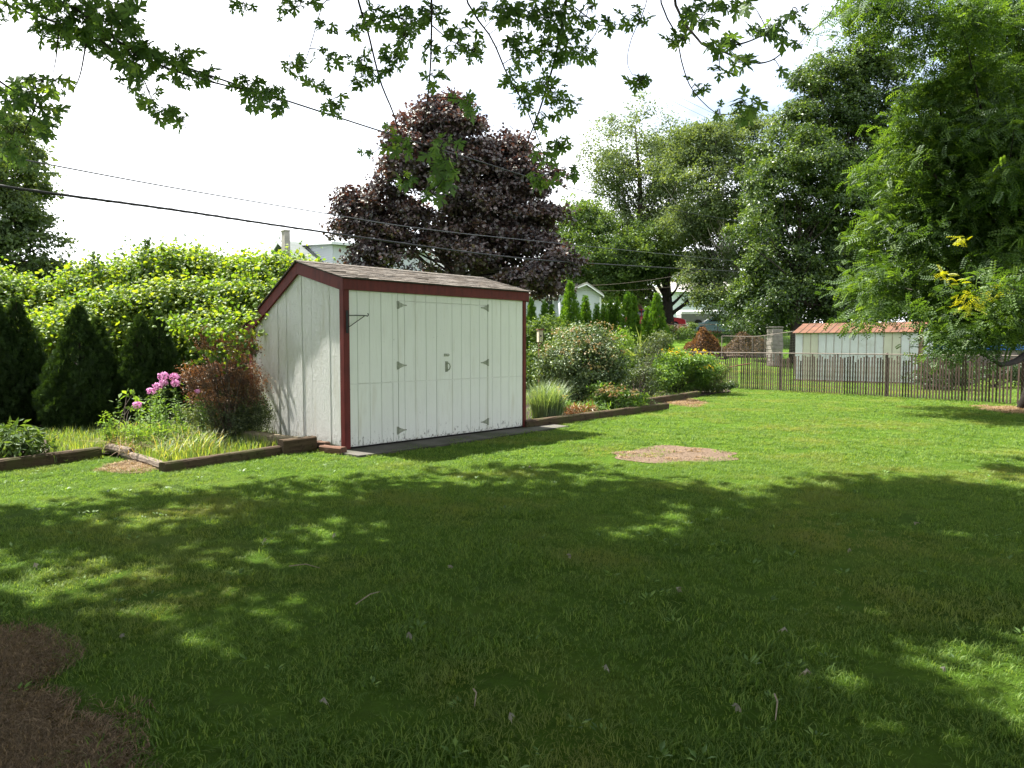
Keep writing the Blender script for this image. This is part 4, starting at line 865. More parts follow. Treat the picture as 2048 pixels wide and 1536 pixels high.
tree('round_crowned_tree', 'large round crowned pale green tree with a slim pale trunk', 'tree', b, [b, D(1486, 630, 50), D(1470, 520, 50), D(1440, 400, 50), D(1430, 270, 50)], .26,
     LL([(1360, 330, 40, 40), (1375, 470, 44, 44), (1525, 360, 24, 50), (1400, 255, 26, 18), (1450, 245, 28, 16), (1500, 255, 24, 20), (1425, 258, 45, 22), (1480, 262, 38, 28), (1400, 290, 50, 36), (1460, 310, 62, 44), (1510, 310, 26, 44), (1385, 350, 48, 44), (1430, 380, 66, 44), (1500, 385, 38, 54), (1370, 410, 40, 38), (1410, 450, 58, 44), (1480, 460, 55, 50), (1400, 510, 52, 34), (1440, 560, 58, 34), (1385, 545, 40, 30), (1500, 540, 40, 50), (1430, 600, 38, 20), (1470, 610, 40, 24)], 50, seed=6, jit=1.2),
     LM['pale'], PALEB, 26, nclump=1900, bough=(130, 1.0, .9), per=40, cr=.24, size=.17, nl=50, tvar=.7, inner=.45, tintb=.42)
b = base_at(1667, 40)
tree('pear_tree', 'tallest glossy dark green tree, above the metal shed', 'tree', b, [b, D(1667, 560, 40), D(1672, 400, 40), D(1730, 220, 40), D(1740, 110, 40)], .30,
     LL([(1738, 108, 34, 30), (1690, 135, 40, 34), (1650, 170, 44, 38), (1610, 215, 44, 40), (1580, 265, 42, 42), (1556, 320, 40, 44), (1640, 250, 60, 44), (1780, 120, 40, 34), (1700, 150, 52, 38), (1770, 150, 45, 42), (1660, 200, 55, 44), (1740, 210, 70, 48), (1810, 210, 50, 52), (1625, 265, 48, 44), (1700, 280, 70, 50), (1790, 290, 70, 50), (1600, 330, 40, 45), (1660, 350, 70, 50), (1760, 370, 75, 50), (1850, 310, 55, 70), (1700, 430, 80, 48), (1800, 440, 70, 50), (1860, 420, 50, 70), (1720, 510, 80, 50), (1820, 530, 80, 60), (1740, 590, 85, 45), (1850, 610, 70, 40)], 40, seed=7, jit=1.0),
     LM['dark'], BARKD, 27, nclump=3200, bough=(290, .80, .85), per=44, cr=.20, size=.155, nl=100, tvar=.85, inner=.45, rand=.7)
b = base_at(1590, 37.5)
tree('pear_tree', 'lower glossy dark tree left of the metal shed, leafy down to the ground', 'tree', b, [b, D(1592, 560, 37.5), D(1600, 450, 37.5), D(1610, 330, 37.5)], .24,
     LL([(1600, 330, 42, 44), (1540, 365, 36, 38), (1620, 300, 46, 40), (1680, 350, 50, 46), (1510, 445, 30, 30), (1575, 385, 46, 44), (1640, 400, 55, 44), (1545, 420, 34, 34), (1590, 450, 60, 40), (1525, 480, 46, 38), (1660, 480, 62, 48), (1580, 520, 66, 44), (1515, 545, 42, 44), (1640, 570, 70, 44), (1560, 600, 62, 38), (1620, 630, 72, 28), (1690, 620, 50, 36), (1510, 590, 32, 36)], 37.5, seed=8, jit=.9),
     LM['dark'], BARKD, 28, nclump=1900, bough=(170, .72, .8), per=44, cr=.19, size=.15, nl=70, tvar=.85, inner=.45, rand=.7, tintb=.55)
b = base_at(1930, 46)
tree('tall_tree', 'dark tall tree filling the gap behind the feathery tree at the right edge', 'tree', b, [b, D(1930, 560, 46), D(1940, 300, 46), D(1950, 170, 46)], .35,
     LL([(1960, 170, 60, 60), (2040, 220, 70, 80), (1920, 270, 60, 60), (1990, 330, 90, 70), (2080, 380, 80, 90), (1910, 380, 60, 70), (1960, 450, 90, 60), (2050, 520, 90, 70), (1930, 560, 80, 60), (2000, 620, 110, 35), (1900, 630, 70, 40)], 46, seed=9, jit=1.2),
     LM['dark'], BARKD, 29, nclump=1500, bough=(120, 1.1, .8), per=44, cr=.28, size=.19, nl=40, tvar=.6, inner=.3)
# far wood that closes the view
rg = np.random.default_rng(31); lob = []
for i in range(70):
    px = 1040+i*17+rg.normal()*10; lob.append(Lp(px, 585+rg.normal()*12+(-15 if px > 1500 else 0), 34, 50, 120, rg.normal()*6))
(V, F, t), C = foliage(rg, lob, 1100, 26, 1.4, .62, T_leaf(.7), tvar=.6); tag(link('distant_wood', mesh_np('distant_wood', V, F, LM['grey'], attr=t)), 'far off grey green wood closing the view between the nearer trees', 'wood', kind='stuff')

def shrub(name, label, cat, base, lobes, leaf, seed, nclump, per, cr, size, T=None, stems=12, sr=.012, group=None, bark=None, cname='foliage', extra=None, **kw):
    rng = np.random.default_rng(seed); base = np.array(base, float); o = thing(name, tuple(base), label, cat, group)
    (V, F, t), C = foliage(rng, lobes, nclump, per, cr, size, T or T_leaf(.6), zmin=base[2]+.01, **kw)
    link(cname, mesh_np(cname, V-base, F, leaf, attr=t), o); mb = MB()
    for c in C[rng.choice(len(C), min(stems, len(C)), replace=False)]:
        s = base+np.array([rng.normal()*.06, rng.normal()*.06, 0]); mid = (s+c)/2+np.array([0, 0, .15*np.linalg.norm(c-s)]); mb.tube(curve_pts([s, mid, c], 5), np.linspace(sr, sr*.3, 6), 5, cap=False)
    mb.build('stem', bark or BARK, o, origin=base)
    if extra:
        for nm, lb, lf, nc, pr, c2, sz, TT, kk in extra:
            (V, F, t), _ = foliage(rng, lb, nc, pr, c2, sz, TT, zmin=base[2]+.01, **kk); link(nm, mesh_np(nm, V-base, F, lf, attr=t), o)
    return o
c = base_at(1462, 46)
shrub('dark_shrub', 'dark overgrown shrub at the foot of the round crowned tree, beside the pale blue car', 'shrub', c, LL([(1472, 635, 18, 22), (1480, 655, 26, 18), (1505, 650, 30, 25), (1535, 640, 34, 30)], 46, seed=3), LM['dark'], 41, 150, 40, .28, .14, tintb=.35)
c = base_at(1395, 49)
shrub('weeds', 'tangle of weeds growing over the far chain link fence', 'weeds', c, LL([(1350, 664, 12, 5), (1370, 663, 16, 6), (1395, 668, 18, 4), (1420, 669, 18, 3), (1384, 652, 6, 8), (1340, 658, 10, 8)], 49, seed=3), LM['mid'], 42, 110, 26, .10, .10, tvar=.9, extra=[('faded_weeds', LL([(1360, 656, 20, 4), (1425, 666, 18, 3)], 49), LM['bronze'], 30, 30, .15, .10, T_leaf(.5), {})])

# ---------------------------------------------------------------- vine covered hedge
rg = np.random.default_rng(51)
vl = [(-60, 600, 70, 50), (0, 588, 55, 42), (60, 612, 60, 34), (130, 612, 58, 40), (185, 580, 50, 40), (240, 572, 55, 42), (300, 560, 48, 40), (345, 548, 46, 42), (390, 545, 48, 40), (440, 562, 46, 38), (490, 556, 48, 38), (545, 548, 45, 38), (600, 560, 45, 40), (290, 520, 10, 22), (190, 542, 12, 12)]
vf = [(-40, 650, 70, 45), (40, 650, 60, 38), (110, 668, 60, 30), (180, 640, 60, 38), (240, 628, 60, 42), (300, 625, 55, 45), (360, 610, 55, 45), (420, 615, 55, 45), (480, 610, 50, 45), (535, 610, 46, 45), (350, 670, 60, 36), (430, 660, 50, 36), (230, 675, 50, 26), (495, 640, 40, 30)]
vu = [(20, 740, 90, 60), (130, 740, 90, 55), (240, 740, 90, 55), (340, 740, 90, 60), (430, 730, 80, 60), (100, 810, 120, 45), (300, 810, 140, 45)]
lobA = LL(vl, 16.2, seed=5, jit=.35)+LL(vf, 14.9, seed=6, jit=.3); lobB = LL(vu, 15.6, seed=7, jit=.2)
hb_ = np.array([-8.6, 15.6, 0.0]); hedge = thing('vine_hedge', tuple(hb_), 'long mound of bright yellow green grape vine smothering a hedge left of the white shed', 'hedge')
(V, F, t), C = foliage(rg, lobA, 1700, 16, .22, .085, T_heart(), inner=.55, tintb=.72, tvar=.75, flat=.45, rand=.55, outb=.45, droop=.35); link('vine_leaves', mesh_np('vine_leaves', V-hb_, F, LM['vine'], attr=t), hedge)
(V, F, t), _ = foliage(rg, lobA, 1900, 48, .22, .072, T_leaf(.9, .12), inner=.5, tintb=.68, tvar=.8, flat=.5, rand=.6, outb=.45, droop=.2); link('small_vine_leaves', mesh_np('small_vine_leaves', V-hb_, F, LM['vine'], attr=t), hedge)
(V, F, t), C2 = foliage(rg, lobB, 520, 34, .22, .12, T_leaf(.9, .1), inner=.2, tintb=.12, tvar=.2, zmin=.05); link('darkened_leaves', mesh_np('darkened_leaves', V-hb_, F, LM['vine'], attr=t), hedge)  # low tint puts the shade under the hedge into these leaves
mb = MB()
for c in np.vstack([C[rg.choice(len(C), 60)], C2[rg.choice(len(C2), 30)]]):
    s = np.array([c[0]+rg.normal()*.5, 15.8+rg.normal()*.3, 0]); mb.tube(curve_pts([s, (s+c)/2+[0, 0, .3], c], 5), np.linspace(.035, .008, 6), 5, cap=False)
mb.build('stem', BARKD, hedge, origin=hb_)
# two sprigs standing up out of the vines
for px, py0, py1, lab in ((288, 590, 478, 'thin dark sapling poking up through the middle of the vine hedge'), (186, 580, 512, 'small sprig standing up from the vine hedge near its left end')):
    p0, p1 = D(px, py0, 15.6), D(px+4, py1, 15.6); r_ = np.random.default_rng(px); o = thing('sapling', tuple(p0), lab, 'sapling')
    MB().tube([p0, p1], [.012, .004], 5).build('stem', BARK, o, origin=p0); n = 220; k = r_.random(n); P = p0+(p1-p0)*k[:, None]+r_.normal(size=(n, 3))*(.03+.14*(1-k))[:, None]
    V, F, t = scatter(r_, P, r_.normal(size=(n, 3)), r_.normal(size=(n, 3))+[0, 0, .7], .05+.06*r_.random(n), T_leaf(.6), r_.random(n)*.4); link('foliage', mesh_np('foliage', V-p0, F, LM['mid'], attr=t), o)

# ---------------------------------------------------------------- arborvitae
def arbor(px, ptop, hw, Y, label, mat, seed, n, size, group, lean=0, subs=(), zb=0.0, full=1.0, name='arborvitae'):
    r_ = np.random.default_rng(seed); c = D(px, ptop, Y); g = float(terrain(c[0], Y)); base = np.array([c[0], c[1], g]); H = c[2]-g; R = hw*Y/FPX
    o = thing(name, tuple(base), label, 'arborvitae', group)
    k = 1-np.sqrt(r_.random(n)); k = np.where(r_.random(n) < .12, r_.random(n), k); h = .02+.98*k
    prof = lambda q: np.clip(np.where(q < .22, .86+.6*q, 1.0*(1-((q-.22)/.78)**(1.55 if Y < 16 else 1.15))), .015, 1)
    a = r_.random(n)*6.283; lump = 1+.13*np.sin(3*a+h*9+seed)+.11*np.sin(7*a-h*23+seed)
    rr = R*prof(h)*lump*(1-.42*r_.random(n)**2.2); P = np.stack([rr*np.cos(a), rr*np.sin(a), h*H], 1)+r_.normal(size=(n, 3))*.018
    rad = np.stack([np.cos(a), np.sin(a), np.zeros(n)], 1); tang = np.stack([-np.sin(a), np.cos(a), np.zeros(n)], 1)
    Up = rad*.65+np.array([0, 0, .95])+r_.normal(size=(n, 3))*.28; Nr = tang*np.where(r_.random(n) < .5, 1, -1)[:, None]*.7+rad*.55+r_.normal(size=(n, 3))*.35
    t_ = np.clip(.42+.25*np.sin(5*a+h*17)*r_.random(n)+.5*(r_.random(n)-.5), 0, 1)
    V, F, t = scatter(r_, P, Nr, Up, size*(.7+.6*r_.random(n)), T_spray(), t_); link('foliage', mesh_np('foliage', V, F, LM[mat], attr=t), o)
    mb = MB(); mb.tube([(0, 0, -.05), (0, 0, H*.93)], [.045 if Y < 15 else .06, .008], 6)
    for i in range(26): a_ = r_.random()*6.28; h_ = r_.random()*.85+.04; rr_ = R*float(prof(np.array(h_)))*.8; mb.tube([(0, 0, h_*H), (rr_*.6*math.cos(a_), rr_*.6*math.sin(a_), h_*H+.1), (rr_*math.cos(a_), rr_*math.sin(a_), min(H, h_*H+.3*R+.1))], [.012, .008, .004], 4, cap=False)
    mb.build('trunk', BARKD, o); return o
gl = 'dark arborvitae in front of the vine hedge'
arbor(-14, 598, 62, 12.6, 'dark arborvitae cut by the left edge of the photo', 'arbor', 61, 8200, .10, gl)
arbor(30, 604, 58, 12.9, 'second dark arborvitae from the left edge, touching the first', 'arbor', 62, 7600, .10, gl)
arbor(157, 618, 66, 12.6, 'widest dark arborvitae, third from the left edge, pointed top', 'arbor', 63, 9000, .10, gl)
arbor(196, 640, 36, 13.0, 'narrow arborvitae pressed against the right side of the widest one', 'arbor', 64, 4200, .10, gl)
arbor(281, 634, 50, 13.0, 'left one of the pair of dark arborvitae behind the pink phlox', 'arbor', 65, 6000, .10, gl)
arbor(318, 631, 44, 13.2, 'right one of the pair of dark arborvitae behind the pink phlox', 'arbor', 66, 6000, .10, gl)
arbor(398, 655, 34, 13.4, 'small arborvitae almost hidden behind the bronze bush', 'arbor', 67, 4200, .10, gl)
gr_ = 'row of small bright arborvitae beyond the garden bed'
for i, (px, pt, hw, Y, lab) in enumerate([(1063, 606, 20, 23.5, 'small bright arborvitae right beside the shed edge'), (1089, 611, 16, 24, 'second small arborvitae from the shed, narrow'), (1103, 618, 17, 24, 'third small arborvitae from the shed, under the house window'),
    (1140, 574, 42, 22.5, 'largest bright arborvitae in front of the white house, behind the round bush'), (1171, 602, 26, 23, 'arborvitae leaning on the right flank of the largest bright one'), (1194, 616, 15, 25, 'short arborvitae under the corner of the white house'),
    (1208, 617, 15, 25.5, 'small arborvitae, first to the right of the house corner'), (1221, 609, 14, 26, 'slim arborvitae, second to the right of the house corner'), (1234, 604, 15, 26, 'slim arborvitae, third to the right of the house corner'),
    (1255, 594, 28, 24.5, 'tall bright arborvitae with a double tip, left of the red car'), (1267, 597, 20, 24.8, 'companion tip close behind the double tipped arborvitae'), (1294, 622, 20, 26, 'short arborvitae in front of the red car'), (1314, 595, 34, 24.5, 'tall pointed arborvitae at the right end of the row, beside the open grass')]):
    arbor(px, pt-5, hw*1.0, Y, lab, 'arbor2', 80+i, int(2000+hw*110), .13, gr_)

# ---------------------------------------------------------------- left bed planting
c = G(455, 884, .03)
shrub('bronze_bush', 'twiggy bronze and green bush against the gable wall of the white shed', 'bush', c, LL([(440, 745, 55, 34), (400, 760, 34, 34), (485, 745, 34, 36), (450, 790, 72, 30), (510, 770, 22, 34), (430, 690, 40, 26), (490, 690, 28, 32), (415, 665, 24, 18)], 11.4, seed=3, jit=.15), LM['bronze'], 101, 420, 46, .055, .032, T=T_leaf(.5), stems=60, sr=.008, tvar=.9, rand=1.1, inner=.2,
      extra=[('green_foliage', LL([(430, 835, 66, 34), (490, 840, 50, 36), (455, 865, 60, 18), (515, 820, 24, 34)], 11.4, seed=4, jit=.12), LM['olive'], 360, 40, .06, .036, T_leaf(.45), dict(tvar=.9, rand=1.1, inner=.2))])
v0 = D(460, 660, 11.3)
shrub('grape_vine', 'bright yellow green grape vine trailing over the bronze bush onto the shed corner', 'vine', (v0[0], v0[1], .03), LL([(430, 655, 46, 18), (475, 672, 36, 22), (500, 640, 22, 20), (440, 708, 34, 16), (390, 655, 36, 10), (400, 712, 16, 8), (515, 668, 12, 10), (470, 722, 16, 10), (360, 640, 30, 16), (470, 625, 40, 14)], 11.1, seed=5, jit=.12), LM['vine'], 102, 130, 5, .10, .062, T=T_heart(), stems=14, sr=.006, tintb=.6, tvar=.5, rand=.7, droop=.5, inner=0)
r_ = np.random.default_rng(7); P = np.array([np.array([*SW(-.05-.04*r_.random(), VZ(px, py, -.06)[0]), VZ(px, py, -.06)[1]]) for px, py in ((508, 592), (513, 604), (521, 628), (516, 640), (524, 663), (509, 660), (501, 655), (497, 672), (503, 684))]); n = len(P)
V, F, t = scatter(r_, P, np.tile([-.6, -.7, .3], (n, 1))+r_.normal(size=(n, 3))*.35, r_.normal(size=(n, 3))*.5+[0, 0, -1], .10+.04*r_.random(n), T_heart(), .4+.5*r_.random(n)); o = link('climbing_leaves', mesh_np('climbing_leaves', V-P[0], F, LM['vine'], attr=t), None, tuple(P[0]))
tag(o, 'few broad vine leaves hanging on the peeling gable wall and red rake of the shed', 'vine leaves')
# phlox
pc = G(330, 878, .03); po = thing('phlox', tuple(pc), 'tall phlox with round pink flower heads in the left bed', 'flowers'); heads = [(327, 752, 11), (349, 754, 10), (327, 766, 9), (351, 767, 9), (316, 773, 10), (303, 782, 10), (274, 810, 9), (395, 783, 4)]
mb = MB(); allP = []
for px, py, s in heads:
    h = D(px, py, 10.7+r_.normal()*.12); g = np.array([h[0]+r_.normal()*.05, h[1]+.05, .03]); st = curve_pts([g, (g+h)/2+r_.normal(size=3)*.03, h], 10); mb.tube(st, .006, 5); R = s*10.7/FPX; n = 130; d = unit(r_.normal(size=(n, 3))+[0, 0, .5]); P = h+d*R*np.array([1, 1, .7])*(.7+.35*r_.random(n))[:, None]
    V, F, t = scatter(r_, P, d+r_.normal(size=(n, 3))*.3, r_.normal(size=(n, 3)), .022+.012*r_.random(n), T_leaf(.9, .05), r_.random(n)); link('flower_head', mesh_np('flower_head', V-pc, F, LM['pink'], attr=t), po)
    for q in st[1:-1]:
        for _ in range(9): allP.append(q+r_.normal(size=3)*.02)
for i in range(26):                                                      # flowerless stems beside
    g = pc+[r_.normal()*.28, r_.normal()*.15, 0]; h = g+[r_.normal()*.06, 0, .3+.35*r_.random()]; st = curve_pts([g, (g+h)/2, h], 8); mb.tube(st, .004, 4)
    for q in st[1:]:
        for _ in range(7): allP.append(q+r_.normal(size=3)*.02)
mb.build('stem', simple('green_stem', (.07, .12, .03), .8, .2, 8, .1), po, origin=pc); P = np.array(allP); n = len(P); d = r_.normal(size=(n, 3))*[1, 1, .2]; V, F, t = scatter(r_, P, np.tile([0, 0, 1.], (n, 1))+r_.normal(size=(n, 3))*.4, d+[0, 0, .25], .05+.04*r_.random(n), T_leaf(.28, .04), .3+.6*r_.random(n)); link('leaves', mesh_np('leaves', V-pc, F, LM['peren'], attr=t), po)
c = G(30, 925, .03)
shrub('peony', 'leafy green peony clump at the left edge of the bed', 'plant', c, LL([(-10, 872, 50, 20), (35, 878, 44, 22), (70, 885, 30, 18), (20, 900, 60, 18), (-60, 885, 60, 28)], 9.5, seed=3, jit=.1), LM['mid'], 103, 170, 12, .06, .115, T=T_leaf(.33, .05), stems=30, sr=.006, tintb=.4, tvar=.7, rand=.5, outb=.9)
c = G(235, 905, .03)
shrub('seedling', 'thin seedling with bright round leaves left of the pink phlox', 'plant', c, [(*D(258, 790, 10.9), .06, .05, .10), (*D(262, 815, 10.9), .08, .06, .05)], LM['peren'], 104, 9, 3, .03, .085, T=T_leaf(.6), stems=4, sr=.005, tintb=.8)
c = D(210, 855, 10.2); shrub('low_weed', 'small yellow green weed by the silvery log at the left bed', 'weed', (c[0], c[1], .03), LL([(215, 850, 14, 22), (222, 880, 16, 14)], 10.2, jit=.03), LM['peren'], 105, 40, 9, .04, .05, T=T_leaf(.35), stems=10, sr=.004, tintb=.75)
# tall bed grass: loose stuff over the beds
def blades(name, label, pts, hgt, wd, mat, seed, tint=.5, tv=.5, lean=.35, kind='stuff', cat='grass', parent=None, org=(0, 0, 0), fn=None):
    r_ = np.random.default_rng(seed); n = len(pts); h = hgt*(.5+.8*r_.random(n)) if np.isscalar(hgt) else np.asarray(hgt)*(.6+.6*r_.random(n)); a = r_.random(n)*6.283
    out = np.stack([np.cos(a), np.sin(a)], 1); w_ = wd*(.7+.6*r_.random(n)); s = np.stack([-out[:, 1], out[:, 0]], 1); le = lean*(.3+1.2*r_.random(n)); V = np.zeros((n, 7, 3))
    for j, (f, wf) in enumerate(((0, 1.), (.4, .85), (.75, .55), (1., 0))):
        c = pts[:, :2]+out*(le*h*f*f)[:, None]; z = pts[:, 2]+h*(f-.35*le*f*f*f)
        if j < 3:
            V[:, 2*j, :2] = c-s*(w_*wf/2)[:, None]; V[:, 2*j+1, :2] = c+s*(w_*wf/2)[:, None]; V[:, 2*j, 2] = z; V[:, 2*j+1, 2] = z
        else: V[:, 6, :2] = c; V[:, 6, 2] = z
    Fb = np.array([[0, 1, 3], [0, 3, 2], [2, 3, 5], [2, 5, 4], [4, 5, 6]]); F = (Fb[None]+(np.arange(n)*7)[:, None, None]).reshape(-1, 3); t = np.repeat(np.clip(tint+tv*(r_.random(n)-.5)*1.6, 0, 1), 5)
    me = mesh_np(name, V.reshape(-1, 3)-np.array(org), F, mat, attr=t)
    if fn == 'mesh': return me
    o = link(name, me, parent, (0, 0, 0) if parent else tuple(org)); 
    if parent is None: tag(o, label, cat, kind=kind)
    return o
def inpoly_pts(rng, poly, n):
    P = np.array([p[:2] for p in poly]); lo, hi = P.min(0), P.max(0); out = np.zeros((0, 2))
    while len(out) < n: q = lo+(hi-lo)*rng.random((n*2, 2)); out = np.vstack([out, q[inpoly(q[:, 0], q[:, 1], poly)]])
    return out[:n]
rg = np.random.default_rng(71); fr = [tuple(G(px, py)[:2]) for px, py in ((100, 932), (205, 912), (245, 914), (330, 945), (578, 905), (545, 872), (420, 868), (240, 862), (90, 868), (100, 905))]
q = inpoly_pts(rg, fr, 7600); blades('bed_grass', 'short weedy grass growing in the left garden bed', np.c_[q, np.full(len(q), .03)], .17, .009, LM['blade'], 72, .35, .5)
fr2 = [tuple(G(px, py)[:2]) for px, py in ((232, 905), (330, 935), (440, 915), (420, 878), (250, 878))]
q = inpoly_pts(rg, fr2, 2600); q = q[vnoise(q[:, 0], q[:, 1], .35, 3) > .38]; blades('tall_bed_grass', 'taller yellowing grass and weeds behind the split log', np.c_[q, np.full(len(q), .03)], .34, .009, LM['blade'], 73, .45, .9, .8)
c = G(300, 905, .03); shrub('bed_weeds', 'leafy yellow green weeds among the tall grass behind the split log', 'weeds', c, LL([(250, 868, 26, 20), (300, 870, 34, 18), (350, 862, 30, 16), (400, 880, 30, 10), (285, 895, 40, 12)], 10.2, jit=.15), LM['peren'], 106, 170, 12, .06, .05, T=T_leaf(.3), stems=40, sr=.004, tintb=.7, tvar=.8)
st = [tuple(G(px, py)[:2]) for px, py in ((210, 905), (265, 925), (280, 915), (235, 895))]
q = inpoly_pts(rg, st, 160); blades('dry_stalks', 'dry tan stalks lying over the left bed edging joint', np.c_[q, np.full(len(q), .05)], .28, .008, LM['straw'], 74, .7, .4, 1.6)

# ---------------------------------------------------------------- right bed planting
c = base_at(1165, 17.2)
shrub('round_bush', 'big rounded bush with pinkish cream leaf tips right of the white shed', 'bush', c, LL([(1165, 690, 60, 42), (1120, 720, 44, 44), (1205, 715, 44, 46), (1160, 740, 76, 46), (1215, 750, 34, 36), (1105, 760, 32, 32), (1160, 785, 66, 28)], 17.2, seed=3, jit=.12), LM['round'], 111, 640, 40, .10, .062, T=T_leaf(.6), stems=30, sr=.012, inner=.55, tvar=.8, outb=.8,
      extra=[('young_tips', LL([(1165, 668, 62, 24), (1120, 695, 42, 28), (1205, 690, 42, 30), (1160, 710, 74, 34)], 17.0, seed=3, jit=.1), LM['pinktip'], 95, 13, .07, .058, T_leaf(.6), dict(inner=.8, tvar=.8, outb=.9))])
c = G(1094, 838, .03); rg = np.random.default_rng(75); n = 1500; a = rg.random(n)*6.28; r0 = rg.random(n)**.6*.30; pts = np.stack([c[0]+r0*np.cos(a), c[1]+r0*np.sin(a), np.full(n, .03)], 1)
o = thing('ornamental_grass', tuple(c), 'fountain clump of blue green ornamental grass at the right corner of the shed', 'grass clump'); h_ = .62+.25*rg.random(n)
blades('blades', None, pts, h_, .010, LM['bluegrass'], 76, .35, .8, .55, parent=o, org=c)
c = base_at(1230, 17.3)
shrub('bronze_peony', 'low spreading plant with bronze and green leaves behind the dark timber', 'plant', c, LL([(1190, 796, 28, 16), (1225, 788, 34, 17), (1265, 797, 32, 16), (1230, 805, 60, 14), (1200, 778, 20, 10)], 16.4, seed=4, jit=.1), LM['peren'], 112, 250, 13, .06, .085, T=T_leaf(.4), stems=24, sr=.006, tintb=.6, tvar=.7,
      extra=[('bronze_leaves', LL([(1195, 782, 24, 12), (1230, 776, 32, 10), (1180, 800, 14, 10), (1250, 785, 30, 10)], 16.2, seed=5, jit=.1), LM['pinktip'], 26, 8, .06, .085, T_leaf(.4), dict(tintb=.75))])
c = base_at(1150, 15.4)
shrub('fading_daylily', 'patch of fading orange and green strappy leaves by the mossy timber', 'plant', c, LL([(1150, 822, 26, 8), (1175, 818, 18, 7)], 15.2, jit=.05), LM['bronze'], 113, 60, 9, .04, .11, T=T_blade(.12), stems=6, sr=.004, tintb=.9,
      extra=[('green_leaves', LL([(1185, 815, 34, 8), (1150, 815, 30, 8)], 15.5, jit=.05), LM['peren'], 70, 9, .05, .12, T_blade(.12), dict(tintb=.5))])
c = base_at(1120, 15.6)
shrub('coneflower', 'few golden yellow daisies leaning over the ornamental grass', 'flowers', c, LL([(1116, 788, 8, 8), (1126, 795, 6, 6), (1112, 782, 8, 6)], 15.3, jit=.04), LM['yflower'], 114, 12, 6, .03, .045, T=T_leaf(.5), stems=10, sr=.004,
      extra=[('leaves', LL([(1122, 820, 14, 18)], 15.4, jit=.05), LM['peren'], 30, 8, .04, .07, T_leaf(.4), {})])
c = base_at(1270, 21.5)
shrub('strappy_plant', 'clump of arching strap leaves like young maize behind the round bush', 'plant', c, [(*D(1275, 705, 21.5), .32, .3, .28)], LM['pale'], 115, 1, 1, .1, .05, stems=4, inner=.2,
      extra=[('strap_leaves', [(*D(1275, 712, 21.5), .12, .12, .10)], LM['pale'], 26, 1, .05, .75, T_blade(.075, .55), dict(inner=0, outb=0, rand=1.2, droop=-.35, tintb=.8))])
c = base_at(1250, 20.5)
shrub('goldenrod', 'tall feathery yellow green goldenrod in bud right of the round bush', 'plant', c, LL([(1242, 668, 18, 12), (1250, 690, 20, 18), (1240, 715, 18, 22), (1262, 740, 16, 25)], 20.5, seed=2, jit=.1), LM['peren'], 116, 120, 22, .08, .075, T=T_leaf(.2), stems=24, sr=.006, tintb=.85)
c = base_at(1275, 19.5)
shrub('mixed_shrub', 'loose dull green shrub with reddish stems in the middle of the right bed', 'shrub', c, LL([(1265, 760, 24, 26), (1290, 745, 20, 30), (1275, 785, 34, 14), (1300, 770, 18, 20), (1300, 700, 22, 22), (1320, 680, 16, 16)], 20, seed=2, jit=.12), LM['olive'], 117, 200, 26, .09, .055, T=T_leaf(.5), stems=30, sr=.008, tvar=.9)
c = base_at(1345, 22)
shrub('yellow_perennial', 'broad bright green perennial mass with scattered yellow flowers before the fence', 'plant', c, LL([(1315, 730, 26, 24), (1345, 722, 30, 22), (1380, 725, 32, 22), (1330, 755, 34, 20), (1375, 750, 36, 22), (1345, 770, 50, 12), (1410, 730, 28, 20), (1405, 755, 26, 18)], 22, seed=2, jit=.2), LM['peren'], 118, 460, 30, .10, .085, T=T_leaf(.38), stems=50, sr=.007, tintb=.5, tvar=.8, outb=.7,
      extra=[('yellow_flowers', LL([(1340, 702, 22, 6), (1400, 705, 26, 7), (1365, 708, 20, 5), (1420, 735, 14, 6), (1438, 730, 10, 5)], 21.8, seed=2, jit=.1), LM['yflower'], 60, 3, .05, .05, T_leaf(.7), {})])
c = base_at(1440, 23)
shrub('juniper', 'sprawling feathery branch of olive juniper reaching over the slatted fence', 'shrub', c, LL([(1400, 778, 22, 8), (1418, 765, 20, 9), (1435, 752, 20, 9), (1452, 738, 14, 8)], 22.3, seed=2, jit=.1), LM['olive'], 119, 120, 22, .07, .07, T=T_leaf(.2), stems=16, sr=.01, tintb=.8)
c = base_at(1440, 23.3)
shrub('ground_cover', 'low dark glossy ground cover where the right bed meets the fence', 'plant', c, LL([(1415, 776, 18, 6), (1440, 773, 20, 6), (1462, 770, 12, 6)], 22.6, seed=2, jit=.1), LM['dark'], 120, 90, 22, .06, .05, T=T_leaf(.7), stems=8, sr=.004, tintb=.4)
c = base_at(1890, 24)
shrub('dark_shrub', 'dark shrub behind the slatted fence below the feathery locust branches', 'shrub', c, LL([(1870, 735, 30, 26), (1905, 725, 26, 26), (1850, 760, 24, 20), (1930, 750, 30, 20), (1890, 765, 50, 14)], 24, seed=3, jit=.2), LM['dark'], 123, 220, 26, .12, .08, stems=20, tintb=.4)
c = base_at(1990, 25)
shrub('added_shade_shrub', 'added shrub, leaves darkened for the shade behind the right end of the slatted fence', 'shrub', c, LL([(1975, 745, 34, 12), (2020, 742, 34, 14), (2050, 750, 30, 18)], 25, seed=3, jit=.2), LM['dark'], 124, 160, 26, .12, .08, stems=16, tintb=.2)  # invented shrub; its low tint stands for shade on the yard
c = base_at(1105, 19.5)
shrub('leafy_shrub', 'loose light green shrub between the birdhouse and the shed', 'shrub', c, LL([(1075, 655, 16, 18), (1095, 665, 22, 20), (1085, 700, 22, 24), (1070, 730, 16, 30), (1105, 645, 18, 14)], 19.5, seed=2, jit=.12), LM['mid'], 121, 150, 22, .10, .075, stems=24, sr=.008, tvar=.8)
c = base_at(1322, 24)
